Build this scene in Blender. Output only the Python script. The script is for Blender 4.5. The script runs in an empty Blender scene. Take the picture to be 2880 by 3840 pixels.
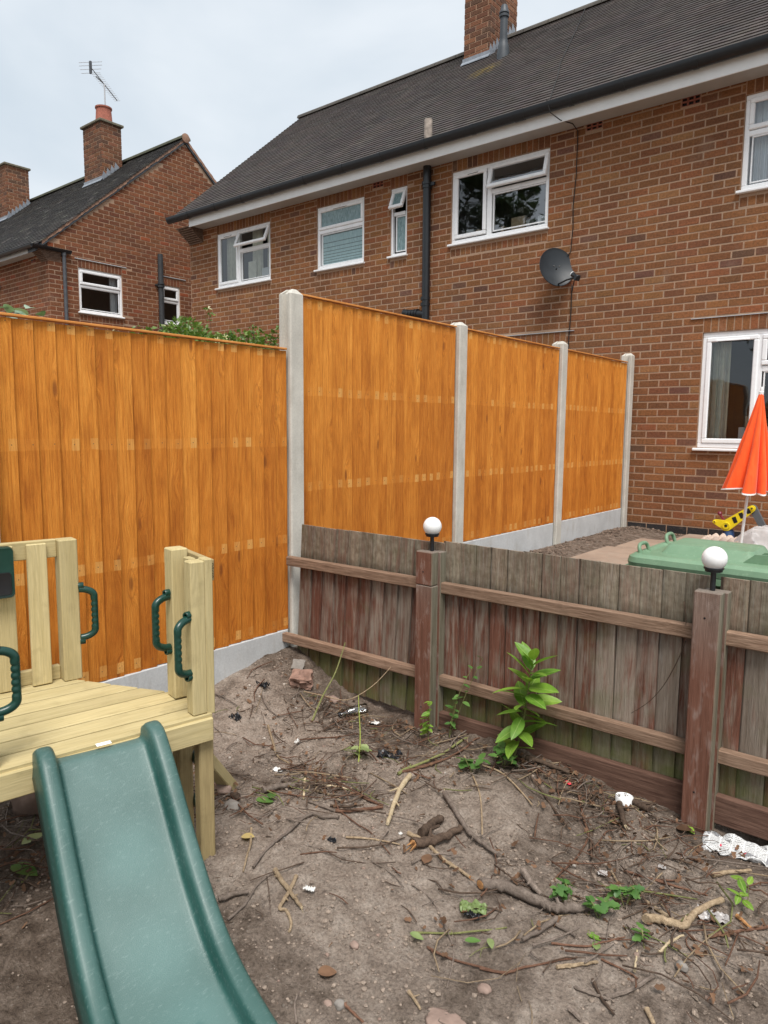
import bpy, bmesh, math, random
from mathutils import Vector, Matrix, noise as mnoise
R = math.radians
sc = bpy.context.scene
COL = sc.collection
rnd = random.Random(11)

# ------------------------------------------------------------------ camera
CAMP = Vector((2.9076, -8.3627, 1.0743)); YAW, PITCH, ROLL, FPX = R(39.1915), R(-6.699), R(0.5121), 2673.36
cf = Vector((-math.sin(YAW)*math.cos(PITCH), math.cos(YAW)*math.cos(PITCH), math.sin(PITCH)))
cr0 = Vector((math.cos(YAW), math.sin(YAW), 0)); cu0 = cr0.cross(cf)
cr = cr0*math.cos(ROLL) + cu0*math.sin(ROLL); cu = cu0*math.cos(ROLL) - cr0*math.sin(ROLL)
cam = bpy.data.cameras.new('camera'); camo = bpy.data.objects.new('camera', cam); COL.objects.link(camo)
cam.sensor_fit = 'VERTICAL'; cam.sensor_height = 36; cam.sensor_width = 27; cam.lens = 36*FPX/3840
cam.clip_start = .05; cam.clip_end = 900
mw = Matrix((cr, cu, -cf)).transposed().to_4x4(); mw.translation = CAMP
camo.matrix_world = mw
sc.camera = camo
# ------------------------------------------------------------------ sky, sun, exposure
SUN_EL, SUN_AZ = R(61), R(134)          # azimuth measured from +Y towards +X
world = bpy.data.worlds.new('World'); sc.world = world; world.use_nodes = True
wt = world.node_tree; wt.nodes.clear()
def wn(t, **k):
    n = wt.nodes.new(t)
    for a, b in k.items(): setattr(n, a, b)
    return n
sky = wn('ShaderNodeTexSky', sky_type='NISHITA', sun_disc=False)
sky.sun_elevation = SUN_EL; sky.sun_rotation = SUN_AZ; sky.dust_density = 4.0; sky.air_density = 1.2
tc = wn('ShaderNodeTexCoord'); mp = wn('ShaderNodeMapping'); mp.inputs['Scale'].default_value = (1, 1, 2.6)
nz = wn('ShaderNodeTexNoise'); nz.inputs['Scale'].default_value = 1.7; nz.inputs['Detail'].default_value = 5; nz.inputs['Roughness'].default_value = .5
nz.inputs['Distortion'].default_value = .5
rp = wn('ShaderNodeValToRGB'); e = rp.color_ramp.elements
e[0].position = .34; e[0].color = (.585, .665, .735, 1); e[1].position = .66; e[1].color = (.87, .91, .945, 1)
cl = wn('ShaderNodeMixRGB', blend_type='MULTIPLY'); cl.inputs[0].default_value = 1; cl.inputs[2].default_value = (.405, .405, .405, 1)
sk = wn('ShaderNodeMixRGB', blend_type='MULTIPLY'); sk.inputs[0].default_value = 1; sk.inputs[2].default_value = (.11, .11, .11, 1)
mx = wn('ShaderNodeMixRGB'); mx.inputs[0].default_value = .93
bg = wn('ShaderNodeBackground'); bg.inputs[1].default_value = 1.0; wo = wn('ShaderNodeOutputWorld')
L = wt.links.new
L(tc.outputs['Generated'], mp.inputs[0]); L(mp.outputs[0], nz.inputs[0]); L(nz.outputs[0], rp.inputs[0]); L(rp.outputs[0], cl.inputs[1])
L(sky.outputs[0], sk.inputs[1]); L(sk.outputs[0], mx.inputs[1]); L(cl.outputs[0], mx.inputs[2]); L(mx.outputs[0], bg.inputs[0]); L(bg.outputs[0], wo.inputs[0])
sun = bpy.data.lights.new('sun', 'SUN'); sun.energy = 1.5; sun.angle = R(26); sun.color = (1, .965, .92)
suno = bpy.data.objects.new('sun', sun); COL.objects.link(suno)
sd = Vector((math.sin(SUN_AZ)*math.cos(SUN_EL), math.cos(SUN_AZ)*math.cos(SUN_EL), math.sin(SUN_EL)))
suno.rotation_euler = sd.to_track_quat('Z', 'Y').to_euler(); suno.location = (6, -12, 14)
sc.view_settings.view_transform = 'Standard'; sc.view_settings.look = 'None'; sc.view_settings.gamma = 1
sc.view_settings.exposure = 1.40
sc.cycles.max_bounces = 5; sc.cycles.transparent_max_bounces = 8; sc.cycles.use_denoising = True

def project(P):
    d = Vector(P) - CAMP; f = d.dot(cf)
    if f <= .05: return None
    return 1440 + FPX*d.dot(cr)/f, 1920 - FPX*d.dot(cu)/f, f

# ------------------------------------------------------------------ object helpers
WL = {}
def setp(o, parent):
    if parent is not None:
        o.parent = parent
        if parent in WL: o.matrix_parent_inverse = Matrix.Translation(-WL[parent])
def obj(name, me, mat=None, parent=None, mw=None, color=None):
    o = bpy.data.objects.new(name, me); COL.objects.link(o)
    if mat is not None and len(me.materials) == 0: me.materials.append(mat)
    setp(o, parent)
    if mw is not None:
        o.matrix_basis = mw
    if color is not None: o.color = (*color, 1)
    return o
def tag(o, label=None, cat=None, group=None, kind=None):
    if label: o['label'] = label
    if cat: o['category'] = cat
    if group: o['group'] = group
    if kind: o['kind'] = kind
    return o
def thing(name, loc, label, cat, group=None):
    o = bpy.data.objects.new(name, None); COL.objects.link(o); o.location = loc; o.empty_display_size = .1
    WL[o] = Vector(loc)
    return tag(o, label, cat, group)
def struct(name, me, mat, **k): return tag(obj(name, me, mat, **k), kind='structure')

class MB:
    def __init__(s): s.v = []; s.f = []; s.t = []
    def add(s, vs, fs, M=None, tint=None):
        b = len(s.v)
        s.v += [tuple(M @ Vector(v)) for v in vs] if M is not None else [tuple(v) for v in vs]
        s.f += [tuple(i+b for i in f) for f in fs]
        if tint is not None: s.t += [tint]*len(vs)
        return s
    def box(s, x0, x1, y0, y1, z0, z1, b=0, M=None, tint=None):
        if x0 > x1: x0, x1 = x1, x0
        if y0 > y1: y0, y1 = y1, y0
        if z0 > z1: z0, z1 = z1, z0
        if b <= 0:
            v = [(x, y, z) for z in (z0, z1) for y in (y0, y1) for x in (x0, x1)]
            f = [(0, 2, 3, 1), (4, 5, 7, 6), (0, 1, 5, 4), (2, 6, 7, 3), (0, 4, 6, 2), (1, 3, 7, 5)]
            return s.add(v, f, M, tint)
        b = min(b, (x1-x0)*.49, (y1-y0)*.49, (z1-z0)*.49)
        c = ((x0+x1)/2, (y0+y1)/2, (z0+z1)/2); h = ((x1-x0)/2, (y1-y0)/2, (z1-z0)/2)
        v = []; ix = {}
        for sx in (-1, 1):
            for sy in (-1, 1):
                for sz in (-1, 1):
                    for a in range(3):
                        sg = (sx, sy, sz); ix[sg, a] = len(v)
                        v.append(tuple(c[k] + sg[k]*(h[k] if k == a else h[k]-b) for k in range(3)))
        f = []
        for a in range(3):
            p, q = (a+1) % 3, (a+2) % 3
            for sa in (-1, 1):
                def g(sp, sq):
                    t = [0, 0, 0]; t[a] = sa; t[p] = sp; t[q] = sq; return ix[tuple(t), a]
                qd = [g(-1, -1), g(1, -1), g(1, 1), g(-1, 1)]
                f.append(tuple(qd if sa > 0 else qd[::-1]))
        for a in range(3):
            p, q = (a+1) % 3, (a+2) % 3
            for sp in (-1, 1):
                for sq in (-1, 1):
                    def g(sa, ax):
                        t = [0, 0, 0]; t[a] = sa; t[p] = sp; t[q] = sq; return ix[tuple(t), ax]
                    qd = [g(-1, p), g(1, p), g(1, q), g(-1, q)]
                    f.append(tuple(qd if sp*sq > 0 else qd[::-1]))
        for sx in (-1, 1):
            for sy in (-1, 1):
                for sz in (-1, 1):
                    t = [ix[(sx, sy, sz), a] for a in range(3)]
                    f.append(tuple(t if sx*sy*sz > 0 else t[::-1]))
        return s.add(v, f, M, tint)
    def tube(s, path, rad, n=8, cap=True, M=None, tint=None):
        path = [Vector(p) for p in path]
        if not hasattr(rad, '__len__'): rad = [rad]*len(path)
        vs = []; fs = []; prev = None
        for i, p in enumerate(path):
            d = (path[min(i+1, len(path)-1)] - path[max(i-1, 0)])
            d = d.normalized() if d.length > 1e-9 else Vector((0, 0, 1))
            if prev is None:
                a = Vector((0, 0, 1)) if abs(d.z) < .9 else Vector((1, 0, 0))
                x = d.cross(a).normalized()
            else:
                x = (prev - d*prev.dot(d)); x = x.normalized() if x.length > 1e-6 else d.orthogonal().normalized()
            prev = x; y = d.cross(x)
            for k in range(n):
                t = 2*math.pi*k/n; vs.append(p + (x*math.cos(t) + y*math.sin(t))*rad[i])
        for i in range(len(path)-1):
            for k in range(n):
                a = i*n+k; b = i*n+(k+1) % n; fs.append((a, b, b+n, a+n))
        if cap:
            fs.append(tuple(range(n-1, -1, -1))); fs.append(tuple((len(path)-1)*n+k for k in range(n)))
        return s.add(vs, fs, M, tint)
    def lathe(s, prof, n=24, M=None, tint=None):      # prof: (r, z)
        vs = []; fs = []
        for r, z in prof:
            for k in range(n):
                t = 2*math.pi*k/n; vs.append((r*math.cos(t), r*math.sin(t), z))
        for i in range(len(prof)-1):
            for k in range(n):
                a = i*n+k; b = i*n+(k+1) % n; fs.append((a, b, b+n, a+n))
        fs.append(tuple(range(n-1, -1, -1))); fs.append(tuple((len(prof)-1)*n+k for k in range(n)))
        return s.add(vs, fs, M, tint)
    def prism(s, poly, axis, a0, a1, M=None, tint=None):  # poly in the two other axes, extruded along axis
        n = len(poly); vs = []
        for a in (a0, a1):
            for (p, q) in poly:
                vs.append({'x': (a, p, q), 'y': (p, a, q), 'z': (p, q, a)}[axis])
        fs = [tuple(range(n)), tuple(range(2*n-1, n-1, -1))] + [(k, n+k, n+(k+1) % n, (k+1) % n) for k in range(n)]
        return s.add(vs, fs, M, tint)
    def grid(s, nx, ny, fn, M=None, closed=False):
        vs = [fn(i/(nx-1) if not closed else i/nx, j/(ny-1)) for j in range(ny) for i in range(nx)]
        fs = []
        for j in range(ny-1):
            for i in range(nx if closed else nx-1):
                a = j*nx+i; b = j*nx+(i+1) % nx; fs.append((a, b, b+nx, a+nx))
        return s.add(vs, fs, M)
    def mesh(s, name, smooth=False, fix=True):
        me = bpy.data.meshes.new(name); me.from_pydata(s.v, [], s.f)
        if s.t and len(s.t) == len(s.v):
            at = me.color_attributes.new('tint', 'FLOAT_COLOR', 'POINT')
            at.data.foreach_set('color', [c for t in s.t for c in (t[0], t[1], t[2], 1.0)])
        if fix:
            bm = bmesh.new(); bm.from_mesh(me); bmesh.ops.recalc_face_normals(bm, faces=bm.faces); bm.to_mesh(me); bm.free()
        if smooth:
            me.polygons.foreach_set('use_smooth', [True]*len(me.polygons))
            if smooth != 'all':
                try: me.set_sharp_from_angle(angle=R(38))
                except Exception: pass
        me.update(); return me
    def build(s, name, mat, parent=None, smooth=False, fix=True, **k):
        return obj(name, s.mesh(name, smooth, fix), mat, parent, **k)
def wl_of(parent, loc): WL[parent] = Vector(loc)

# ------------------------------------------------------------------ material helper
class NM:
    def __init__(s, name):
        s.m = bpy.data.materials.new(name); s.m.use_nodes = True; s.t = s.m.node_tree; s.t.nodes.clear()
        s.b = s.t.nodes.new('ShaderNodeBsdfPrincipled'); s.o = s.t.nodes.new('ShaderNodeOutputMaterial')
        s.t.links.new(s.b.outputs[0], s.o.inputs[0])
    def set(s, sock, v):
        if v is None: return
        if isinstance(v, bpy.types.NodeSocket): s.t.links.new(v, sock)
        elif hasattr(v, '__len__') and len(v) == 3 and sock.type == 'RGBA': sock.default_value = (*v, 1)
        else: sock.default_value = v
    def n(s, t, **k):
        nd = s.t.nodes.new(t)
        for a, b in k.items(): setattr(nd, a, b)
        return nd
    def pos(s): return s.n('ShaderNodeNewGeometry').outputs['Position']
    def obj(s): return s.n('ShaderNodeTexCoord').outputs['Object']
    def rand(s): return s.n('ShaderNodeObjectInfo').outputs['Random']
    def ocol(s): return s.n('ShaderNodeObjectInfo').outputs['Color']
    def vmul(s, v, k):
        nd = s.n('ShaderNodeVectorMath', operation='MULTIPLY'); s.set(nd.inputs[0], v); s.set(nd.inputs[1], k); return nd.outputs[0]
    def vadd(s, v, k):
        nd = s.n('ShaderNodeVectorMath', operation='ADD'); s.set(nd.inputs[0], v); s.set(nd.inputs[1], k); return nd.outputs[0]
    def xyz(s, v):
        nd = s.n('ShaderNodeSeparateXYZ'); s.set(nd.inputs[0], v); return nd.outputs
    def comb(s, x=0, y=0, z=0):
        nd = s.n('ShaderNodeCombineXYZ')
        for i, v in enumerate((x, y, z)): s.set(nd.inputs[i], v)
        return nd.outputs[0]
    def noise(s, vec, scale=5, detail=4, rough=.55, dist=0, col=False):
        nd = s.n('ShaderNodeTexNoise'); s.set(nd.inputs['Vector'], vec)
        for a, b in (('Scale', scale), ('Detail', detail), ('Roughness', rough), ('Distortion', dist)): s.set(nd.inputs[a], b)
        return nd.outputs[1 if col else 0]
    def voro(s, vec, scale=5, out='Distance', feature='F1', rand=1):
        nd = s.n('ShaderNodeTexVoronoi', feature=feature); s.set(nd.inputs['Vector'], vec); s.set(nd.inputs['Scale'], scale); s.set(nd.inputs['Randomness'], rand)
        return nd.outputs[out]
    def white(s, vec):
        nd = s.n('ShaderNodeTexWhiteNoise', noise_dimensions='3D'); s.set(nd.inputs[0], vec); return nd.outputs[0]
    def ma(s, op, a, b=0, c=0, clamp=False):
        nd = s.n('ShaderNodeMath', operation=op, use_clamp=clamp)
        for i, v in enumerate((a, b, c)): s.set(nd.inputs[i], v)
        return nd.outputs[0]
    def mr(s, v, a, b, c=0., d=1., smooth=False):
        nd = s.n('ShaderNodeMapRange'); nd.clamp = True
        if smooth: nd.interpolation_type = 'SMOOTHSTEP'
        for i, x in enumerate((v, a, b, c, d)): s.set(nd.inputs[i], x)
        return nd.outputs[0]
    def ramp(s, fac, stops):
        nd = s.n('ShaderNodeValToRGB'); e = nd.color_ramp.elements
        while len(e) < len(stops): e.new(.5)
        for i, (p, c) in enumerate(stops): e[i].position = p; e[i].color = (*c, 1)
        s.set(nd.inputs[0], fac); return nd.outputs[0]
    def mix(s, fac, a, b, mode='MIX'):
        nd = s.n('ShaderNodeMixRGB', blend_type=mode); s.set(nd.inputs[0], fac); s.set(nd.inputs[1], a); s.set(nd.inputs[2], b); return nd.outputs[0]
    def bump(s, h, strength=.3, dist=.01, prev=None):
        nd = s.n('ShaderNodeBump'); s.set(nd.inputs['Height'], h); nd.inputs['Strength'].default_value = strength; nd.inputs['Distance'].default_value = dist
        if prev is not None: s.set(nd.inputs['Normal'], prev)
        return nd.outputs[0]
    def out(s, color=None, rough=.8, spec=.3, normal=None, **k):
        s.set(s.b.inputs['Base Color'], color); s.set(s.b.inputs['Roughness'], rough); s.set(s.b.inputs['Specular IOR Level'], spec)
        if normal is not None: s.set(s.b.inputs['Normal'], normal)
        for a, v in k.items(): s.set(s.b.inputs[a.replace('_', ' ')], v)
        return s.m
M = {}
def srgb(r, g, b): return tuple(((c/255)/12.92 if c/255 <= .04045 else ((c/255+.055)/1.055)**2.4) for c in (r, g, b))

def mk_plain(name, col, rough=.5, spec=.4, var=.15, scale=30, bump=.05, bscale=200, **k):
    q = NM(name); p = q.pos(); nz_ = q.noise(p, scale, 4)
    c = q.mix(1, col, q.ramp(nz_, [(.25, (1-var,)*3), (.75, (1+var*.6,)*3)]), 'MULTIPLY')
    M[name] = q.out(c, q.mr(nz_, .2, .8, rough*.85, min(1, rough*1.15)), spec, q.bump(q.noise(p, bscale, 3), bump, .004) if bump else None, **k)
    return M[name]

# bricks: tint comes from the piece itself (attribute for joined pieces, object colour for single ones)
def mk_tinted(name, rough=.9, spec=.2, sc1=45, sc2=260, amp=.32, bs=.5, bd=.006, speck=None):
    q = NM(name); p = q.pos()
    at = q.n('ShaderNodeAttribute', attribute_name='tint').outputs['Color']
    base = q.mix(1, at, q.ocol(), 'ADD')
    n1 = q.noise(p, sc1, 5, .6); n2 = q.noise(p, sc2, 3, .6)
    c = q.mix(1, base, q.ramp(n1, [(.22, (1-amp,)*3), (.5, (1, 1, 1)), (.8, (1+amp*1.1, 1+amp, 1+amp*.9))]), 'MULTIPLY')
    c = q.mix(1, c, q.ramp(n2, [(.25, (.72,)*3), (.55, (1.05,)*3), (.8, (1.3,)*3)]), 'MULTIPLY')
    if speck:
        c = q.mix(q.mr(q.noise(p, 330, 2), .64, .76, 0, .6), c, speck); c = q.mix(q.mr(q.noise(p, 210, 3, .7), .34, .22, 0, .75), c, (.03, .018, .012)); c = q.mix(q.mr(q.noise(p, 3.1, 5, .7), .58, .74, 0, .38), c, (.34, .235, .175))
    big = q.noise(p, 1.1, 5, .6)
    c = q.mix(1, c, q.ramp(big, [(.3, (.78, .77, .79)), (.5, (1, 1, 1)), (.72, (1.20, 1.16, 1.10))]), 'MULTIPLY')
    if name == 'tile':      # yellow lichen below the flue, pale run-off streaks
        dd = q.n('ShaderNodeVectorMath', operation='DISTANCE'); q.set(dd.inputs[0], p); q.set(dd.inputs[1], (-3.35, 1.66, 6.56))
        c = q.mix(q.ma('MULTIPLY', q.mr(dd.outputs['Value'], .05, .36, .8, 0, True), q.mr(q.noise(p, 9, 4), .42, .62)), c, (.24, .17, .035)); c = q.mix(q.mr(q.noise(q.vmul(p, (1, .25, .25)), 3.2, 5, .65), .56, .76, 0, .3), c, (.15, .135, .115))
    h = q.ma('ADD', q.ma('MULTIPLY', n1, .5), n2)
    M[name] = q.out(c, rough, spec, q.bump(h, bs, bd))
mk_tinted('brick', speck=(.46, .36, .28), amp=.42, bs=.8)
mk_tinted('tile', rough=.8, spec=.25, sc1=9, sc2=170, amp=.18, bs=.25, bd=.004)
def mk_mortar(name, c1, c2):
    q = NM(name); p = q.pos(); n1 = q.mr(q.noise(p, 1.6, 5, .65), .35, .65); n2 = q.noise(p, 130, 4, .65)
    c = q.mix(n1, c1, c2); c = q.mix(1, c, q.ramp(n2, [(.25, (.68,)*3), (.7, (1.15,)*3)]), 'MULTIPLY')
    M[name] = q.out(c, .95, .1, q.bump(n2, .8, .008))
mk_mortar('mortar', (.45, .285, .19), (.39, .275, .195))
mk_mortar('mortar_verge', (.40, .24, .17), (.30, .19, .14))
mk_plain('upvc', (.86, .87, .88), .28, .45, .03, 9, .02)
mk_plain('fascia', (.80, .81, .80), .35, .4, .06, 6, .02)
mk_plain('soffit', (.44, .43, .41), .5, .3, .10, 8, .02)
mk_plain('black_plastic', (.012, .014, .017), .32, .5, .2, 15, .03)
mk_plain('grey_pipe', (.085, .09, .10), .55, .35, .3, 12, .1)
mk_plain('cast_iron', (.045, .048, .052), .6, .35, .4, 14, .3, 80)
mk_plain('lead', (.24, .265, .30), .5, .4, .25, 14, .15, 60)
mk_plain('flue', (.055, .063, .072), .5, .4, .2, 12, .05)
mk_plain('cable', (.02, .018, .017), .6, .3, .1)
mk_plain('terracotta', (.33, .12, .085), .85, .2, .35, 25, .3, 120)
mk_plain('cap_stone', (.17, .155, .115), .95, .1, .35, 20, .5, 90)
mk_plain('stub_pipe', (.33, .28, .24), .8, .2, .5, 18, .3, 60)
mk_plain('aluminium', (.45, .46, .48), .4, .5, .1)
mk_plain('corbel', (.20, .135, .10), .9, .15, .4, 20, .4, 100)
mk_plain('room_wall', (.20, .185, .16), .9, .1, .1, 3, 0)
mk_plain('curtain', (.80, .78, .66), .95, .1, .15, 12, .1, 300)
mk_plain('curtain_white', (.85, .87, .9), .95, .1, .08, 12, .1, 300)
mk_plain('card_box', (.55, .42, .28), .9, .1, .1)
mk_plain('white_box', (.75, .77, .78), .7, .2, .05)
mk_plain('concrete_line', (.45, .46, .47), .6, .3, .2)
mk_plain('dish', (.022, .028, .034), .45, .4, .15, 10, .03)
mk_plain('lnb_white', (.8, .8, .8), .4, .4, .03)
# ------------------------------------------------------------------ glass
def mk_glass(name, refl=.16, tint=(.86, .9, .9)):
    q = NM(name); q.t.nodes.remove(q.b)
    tr = q.n('ShaderNodeBsdfTransparent'); tr.inputs[0].default_value = (*tint, 1)
    gl = q.n('ShaderNodeBsdfGlossy'); gl.inputs['Roughness'].default_value = .015; gl.inputs[0].default_value = (.95, .97, 1, 1)
    gl_n = q.bump(q.noise(q.pos(), 1.6, 2), .06, .05); q.set(gl.inputs['Normal'], gl_n)
    fr = q.n('ShaderNodeFresnel'); fr.inputs[0].default_value = 1.5
    fac = q.ma('ADD', fr.outputs[0], refl, clamp=True)
    mx_ = q.n('ShaderNodeMixShader'); q.set(mx_.inputs[0], fac); q.t.links.new(tr.outputs[0], mx_.inputs[1]); q.t.links.new(gl.outputs[0], mx_.inputs[2])
    q.t.links.new(mx_.outputs[0], q.o.inputs[0]); M[name] = q.m
mk_glass('glass', .05); mk_glass('glass_strong', .15); mk_glass('bottle_glass', .06, (.93, .95, .95))
def mk_frost(name, stripes):
    q = NM(name); p = q.pos(); x, y, z = q.xyz(p)
    n1 = q.noise(q.vmul(p, (1, 1, .22)), 75, 3, .6, .6)
    c = q.ramp(n1, [(.3, (.10, .17, .185)), (.55, (.20, .30, .31)), (.75, (.33, .43, .44))])
    if stripes:
        # blind slats behind the frosted pane, closer together towards the bottom
        t = q.mr(z, 4.10, 3.60, 0, 1); t2 = q.ma('POWER', t, 1.7)
        w = q.ma('FRACT', q.ma('MULTIPLY', t2, 8.6)); s = q.ma('LESS_THAN', w, q.mr(t, 0, 1, .12, .34))
        c = q.mix(.45, c, (.30, .44, .46)); c = q.mix(q.ma('MULTIPLY', s, .72), c, (.06, .085, .09))
    M[name] = q.out(c, .18, .5, q.bump(n1, .25, .004))
mk_frost('frosted', False); mk_frost('frosted_blind', True)

# ------------------------------------------------------------------ wood
def mk_fence_wood(name):
    # local coordinates: y across the board (0 thin edge .. .092 thick edge), z up from the panel bottom
    q = NM(name); o = q.obj(); rd = q.rand(); x, y, z = q.xyz(o)
    sh = q.comb(q.ma('MULTIPLY', rd, 37.0), q.ma('MULTIPLY', rd, 91.0), q.ma('MULTIPLY', rd, 53.0))
    ov = q.vadd(o, sh)
    kn = q.voro(q.vmul(ov, (4, 9.5, 2.6)), 1.0, 'Distance', rand=1)
    knot = q.mr(kn, .05, .13, 1, 0, True)
    ring = q.mr(kn, .0, .42, 1, 0, True)
    warp = q.ma('MULTIPLY', ring, .035)
    gv = q.vmul(q.vadd(ov, q.comb(0, warp, 0)), (1, 1, .035))
    g1 = q.noise(gv, 120, 5, .7, .12); g2 = q.noise(gv, 420, 3, .7); g3 = q.noise(q.vmul(ov, (1, 1, .3)), 11, 4, .6)
    c = q.ramp(g1, [(.24, (.39, .118, .012)), (.46, (.64, .222, .025)), (.7, (.78, .312, .045))])
    c = q.mix(1, c, q.ramp(g2, [(.3, (.80, .78, .75)), (.65, (1.06, 1.06, 1.08))]), 'MULTIPLY')
    c = q.mix(1, c, q.ramp(g3, [(.25, (.72, .64, .55)), (.5, (1, 1, 1)), (.75, (1.14, 1.24, 1.5))]), 'MULTIPLY')
    c = q.mix(1, c, q.ramp(rd, [(0, (.86, .80, .74)), (.5, (1, .98, .96)), (1, (1.10, 1.16, 1.3))]), 'MULTIPLY')
    c = q.mix(q.ma('MULTIPLY', knot, .7), c, (.20, .055, .010)); c = q.mix(q.ma('MULTIPLY', q.mr(q.ma('ABSOLUTE', q.ma('SUBTRACT', kn, .19)), 0, .03, .35, 0), q.mr(g3, .4, .6)), c, (.27, .075, .012))
    wob = q.ma('MULTIPLY', q.ma('SUBTRACT', q.noise(ov, 14, 2), .5), .012)
    zz = q.ma('ADD', z, wob); yy = q.ma('ADD', y, wob)
    pale = None
    for i, r in enumerate((.045, .55, 1.125, 1.635)):
        m = q.ma('LESS_THAN', q.ma('ABSOLUTE', q.ma('SUBTRACT', zz, r)), .026)
        on = q.mr(q.white(q.comb(rd, i*.37, .2)), .3, .95, 0., .95)
        t = q.ma('MULTIPLY', m, on); pale = t if pale is None else q.ma('MAXIMUM', pale, t)
        band = q.mr(zz, r-.03, r-.024, 1, 0) if i in (1, 2) else None
        if band is not None: c = q.mix(q.ma('MULTIPLY', band, .5), c, q.mix(1, c, (.86, .80, .72), 'MULTIPLY'))
        faint = q.ma('MULTIPLY', q.ma('LESS_THAN', q.ma('ABSOLUTE', q.ma('SUBTRACT', zz, r)), .024), q.mr(q.white(q.comb(rd, i*.71, .6)), .3, .9, 0, .22))
        c = q.mix(faint, c, (.72, .30, .06))
    edge = q.ma('GREATER_THAN', yy, q.ma('SUBTRACT', .090, q.ma('MULTIPLY', q.white(q.comb(rd, .9, .4)), .012)))
    edge = q.ma('GREATER_THAN', yy, .060)
    pale = q.ma('MULTIPLY', pale, edge)
    pc = q.ramp(g1, [(.3, (.62, .29, .07)), (.7, (.82, .46, .14))])
    c = q.mix(q.ma('MULTIPLY', pale, .8), c, pc)
    c = q.mix(q.mr(y, .003, .0085, .85, 0), c, (.075, .022, .006))  # shadow line of the board overlap, painted into the thin edge
    nail = None
    for r in (.045, .55, 1.125, 1.635):
        dd = q.ma('ADD', q.ma('POWER', q.ma('SUBTRACT', y, .072), 2), q.ma('POWER', q.ma('SUBTRACT', z, r), 2))
        t = q.ma('LESS_THAN', dd, .0000075); nail = t if nail is None else q.ma('MAXIMUM', nail, t)
    c = q.mix(q.ma('MULTIPLY', nail, .75), c, (.10, .07, .05))
    sw = q.noise(q.vmul(ov, (1, 1, .4)), 300, 3, .7); c = q.mix(q.mr(sw, .36, .26, 0, .5), c, (.22, .06, .008)); c = q.mix(q.mr(sw, .64, .76, 0, .35), c, (.80, .42, .12))
    h = q.ma('ADD', q.ma('ADD', g1, q.ma('MULTIPLY', g2, .6)), q.ma('MULTIPLY', sw, .6))
    nb = q.bump(h, .8, .006); nb = q.bump(ring, .25, .01, nb)
    M[name] = q.out(c, .72, .28, nb)
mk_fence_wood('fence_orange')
def mk_strip(name, c1, c2, rough=.75, stretch=(.05, 1, 1), s1=70, s2=260, bs=.4):
    # plank grain along local x
    q = NM(name); o = q.obj(); rd = q.rand(); ov = q.vadd(o, q.comb(q.ma('MULTIPLY', rd, 31.), q.ma('MULTIPLY', rd, 57.), q.ma('MULTIPLY', rd, 83.)))
    kn = q.voro(q.vmul(ov, (2.0, 7, 7)), 1.0); knot = q.mr(kn, .03, .075, 1, 0, True); ring = q.mr(kn, 0, .35, 1, 0, True)
    gv = q.vmul(q.vadd(ov, q.comb(0, q.ma('MULTIPLY', ring, .03), 0)), stretch)
    g1 = q.noise(gv, s1, 4, .6, .4); g2 = q.noise(gv, s2, 3)
    c = q.mix(q.mr(g1, .3, .72), c1, c2); c = q.mix(1, c, q.ramp(g2, [(.3, (.85,)*3), (.7, (1.07,)*3)]), 'MULTIPLY')
    c = q.mix(1, c, q.ramp(rd, [(0, (.88, .87, .84)), (1, (1.06, 1.05, 1.02))]), 'MULTIPLY')
    c = q.mix(q.ma('MULTIPLY', knot, .7), c, q.mix(1, c1, (.35, .28, .2), 'MULTIPLY'))
    d = q.noise(ov, 11, 5, .6); c = q.mix(q.mr(d, .56, .74, 0, .42), c, q.mix(1, c1, (.5, .48, .46), 'MULTIPLY'))
    M[name] = q.out(c, rough, .25, q.bump(q.ma('ADD', g1, q.ma('MULTIPLY', g2, .5)), bs, .003))
mk_strip('pine', (.46, .375, .190), (.575, .48, .265), bs=.2)
mk_strip('pine_dark', (.31, .235, .115), (.42, .33, .17), bs=.2)
mk_strip('cap_orange', (.55, .20, .045), (.72, .32, .09))
mk_strip('rail_wood', (.16, .095, .062), (.37, .25, .18), .9, (.06, 1, 1), 120, 400, .9)
mk_strip('gravel_wood', (.085, .042, .030), (.20, .115, .085), .9, (.06, 1, 1), 90, 300, .8)

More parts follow.
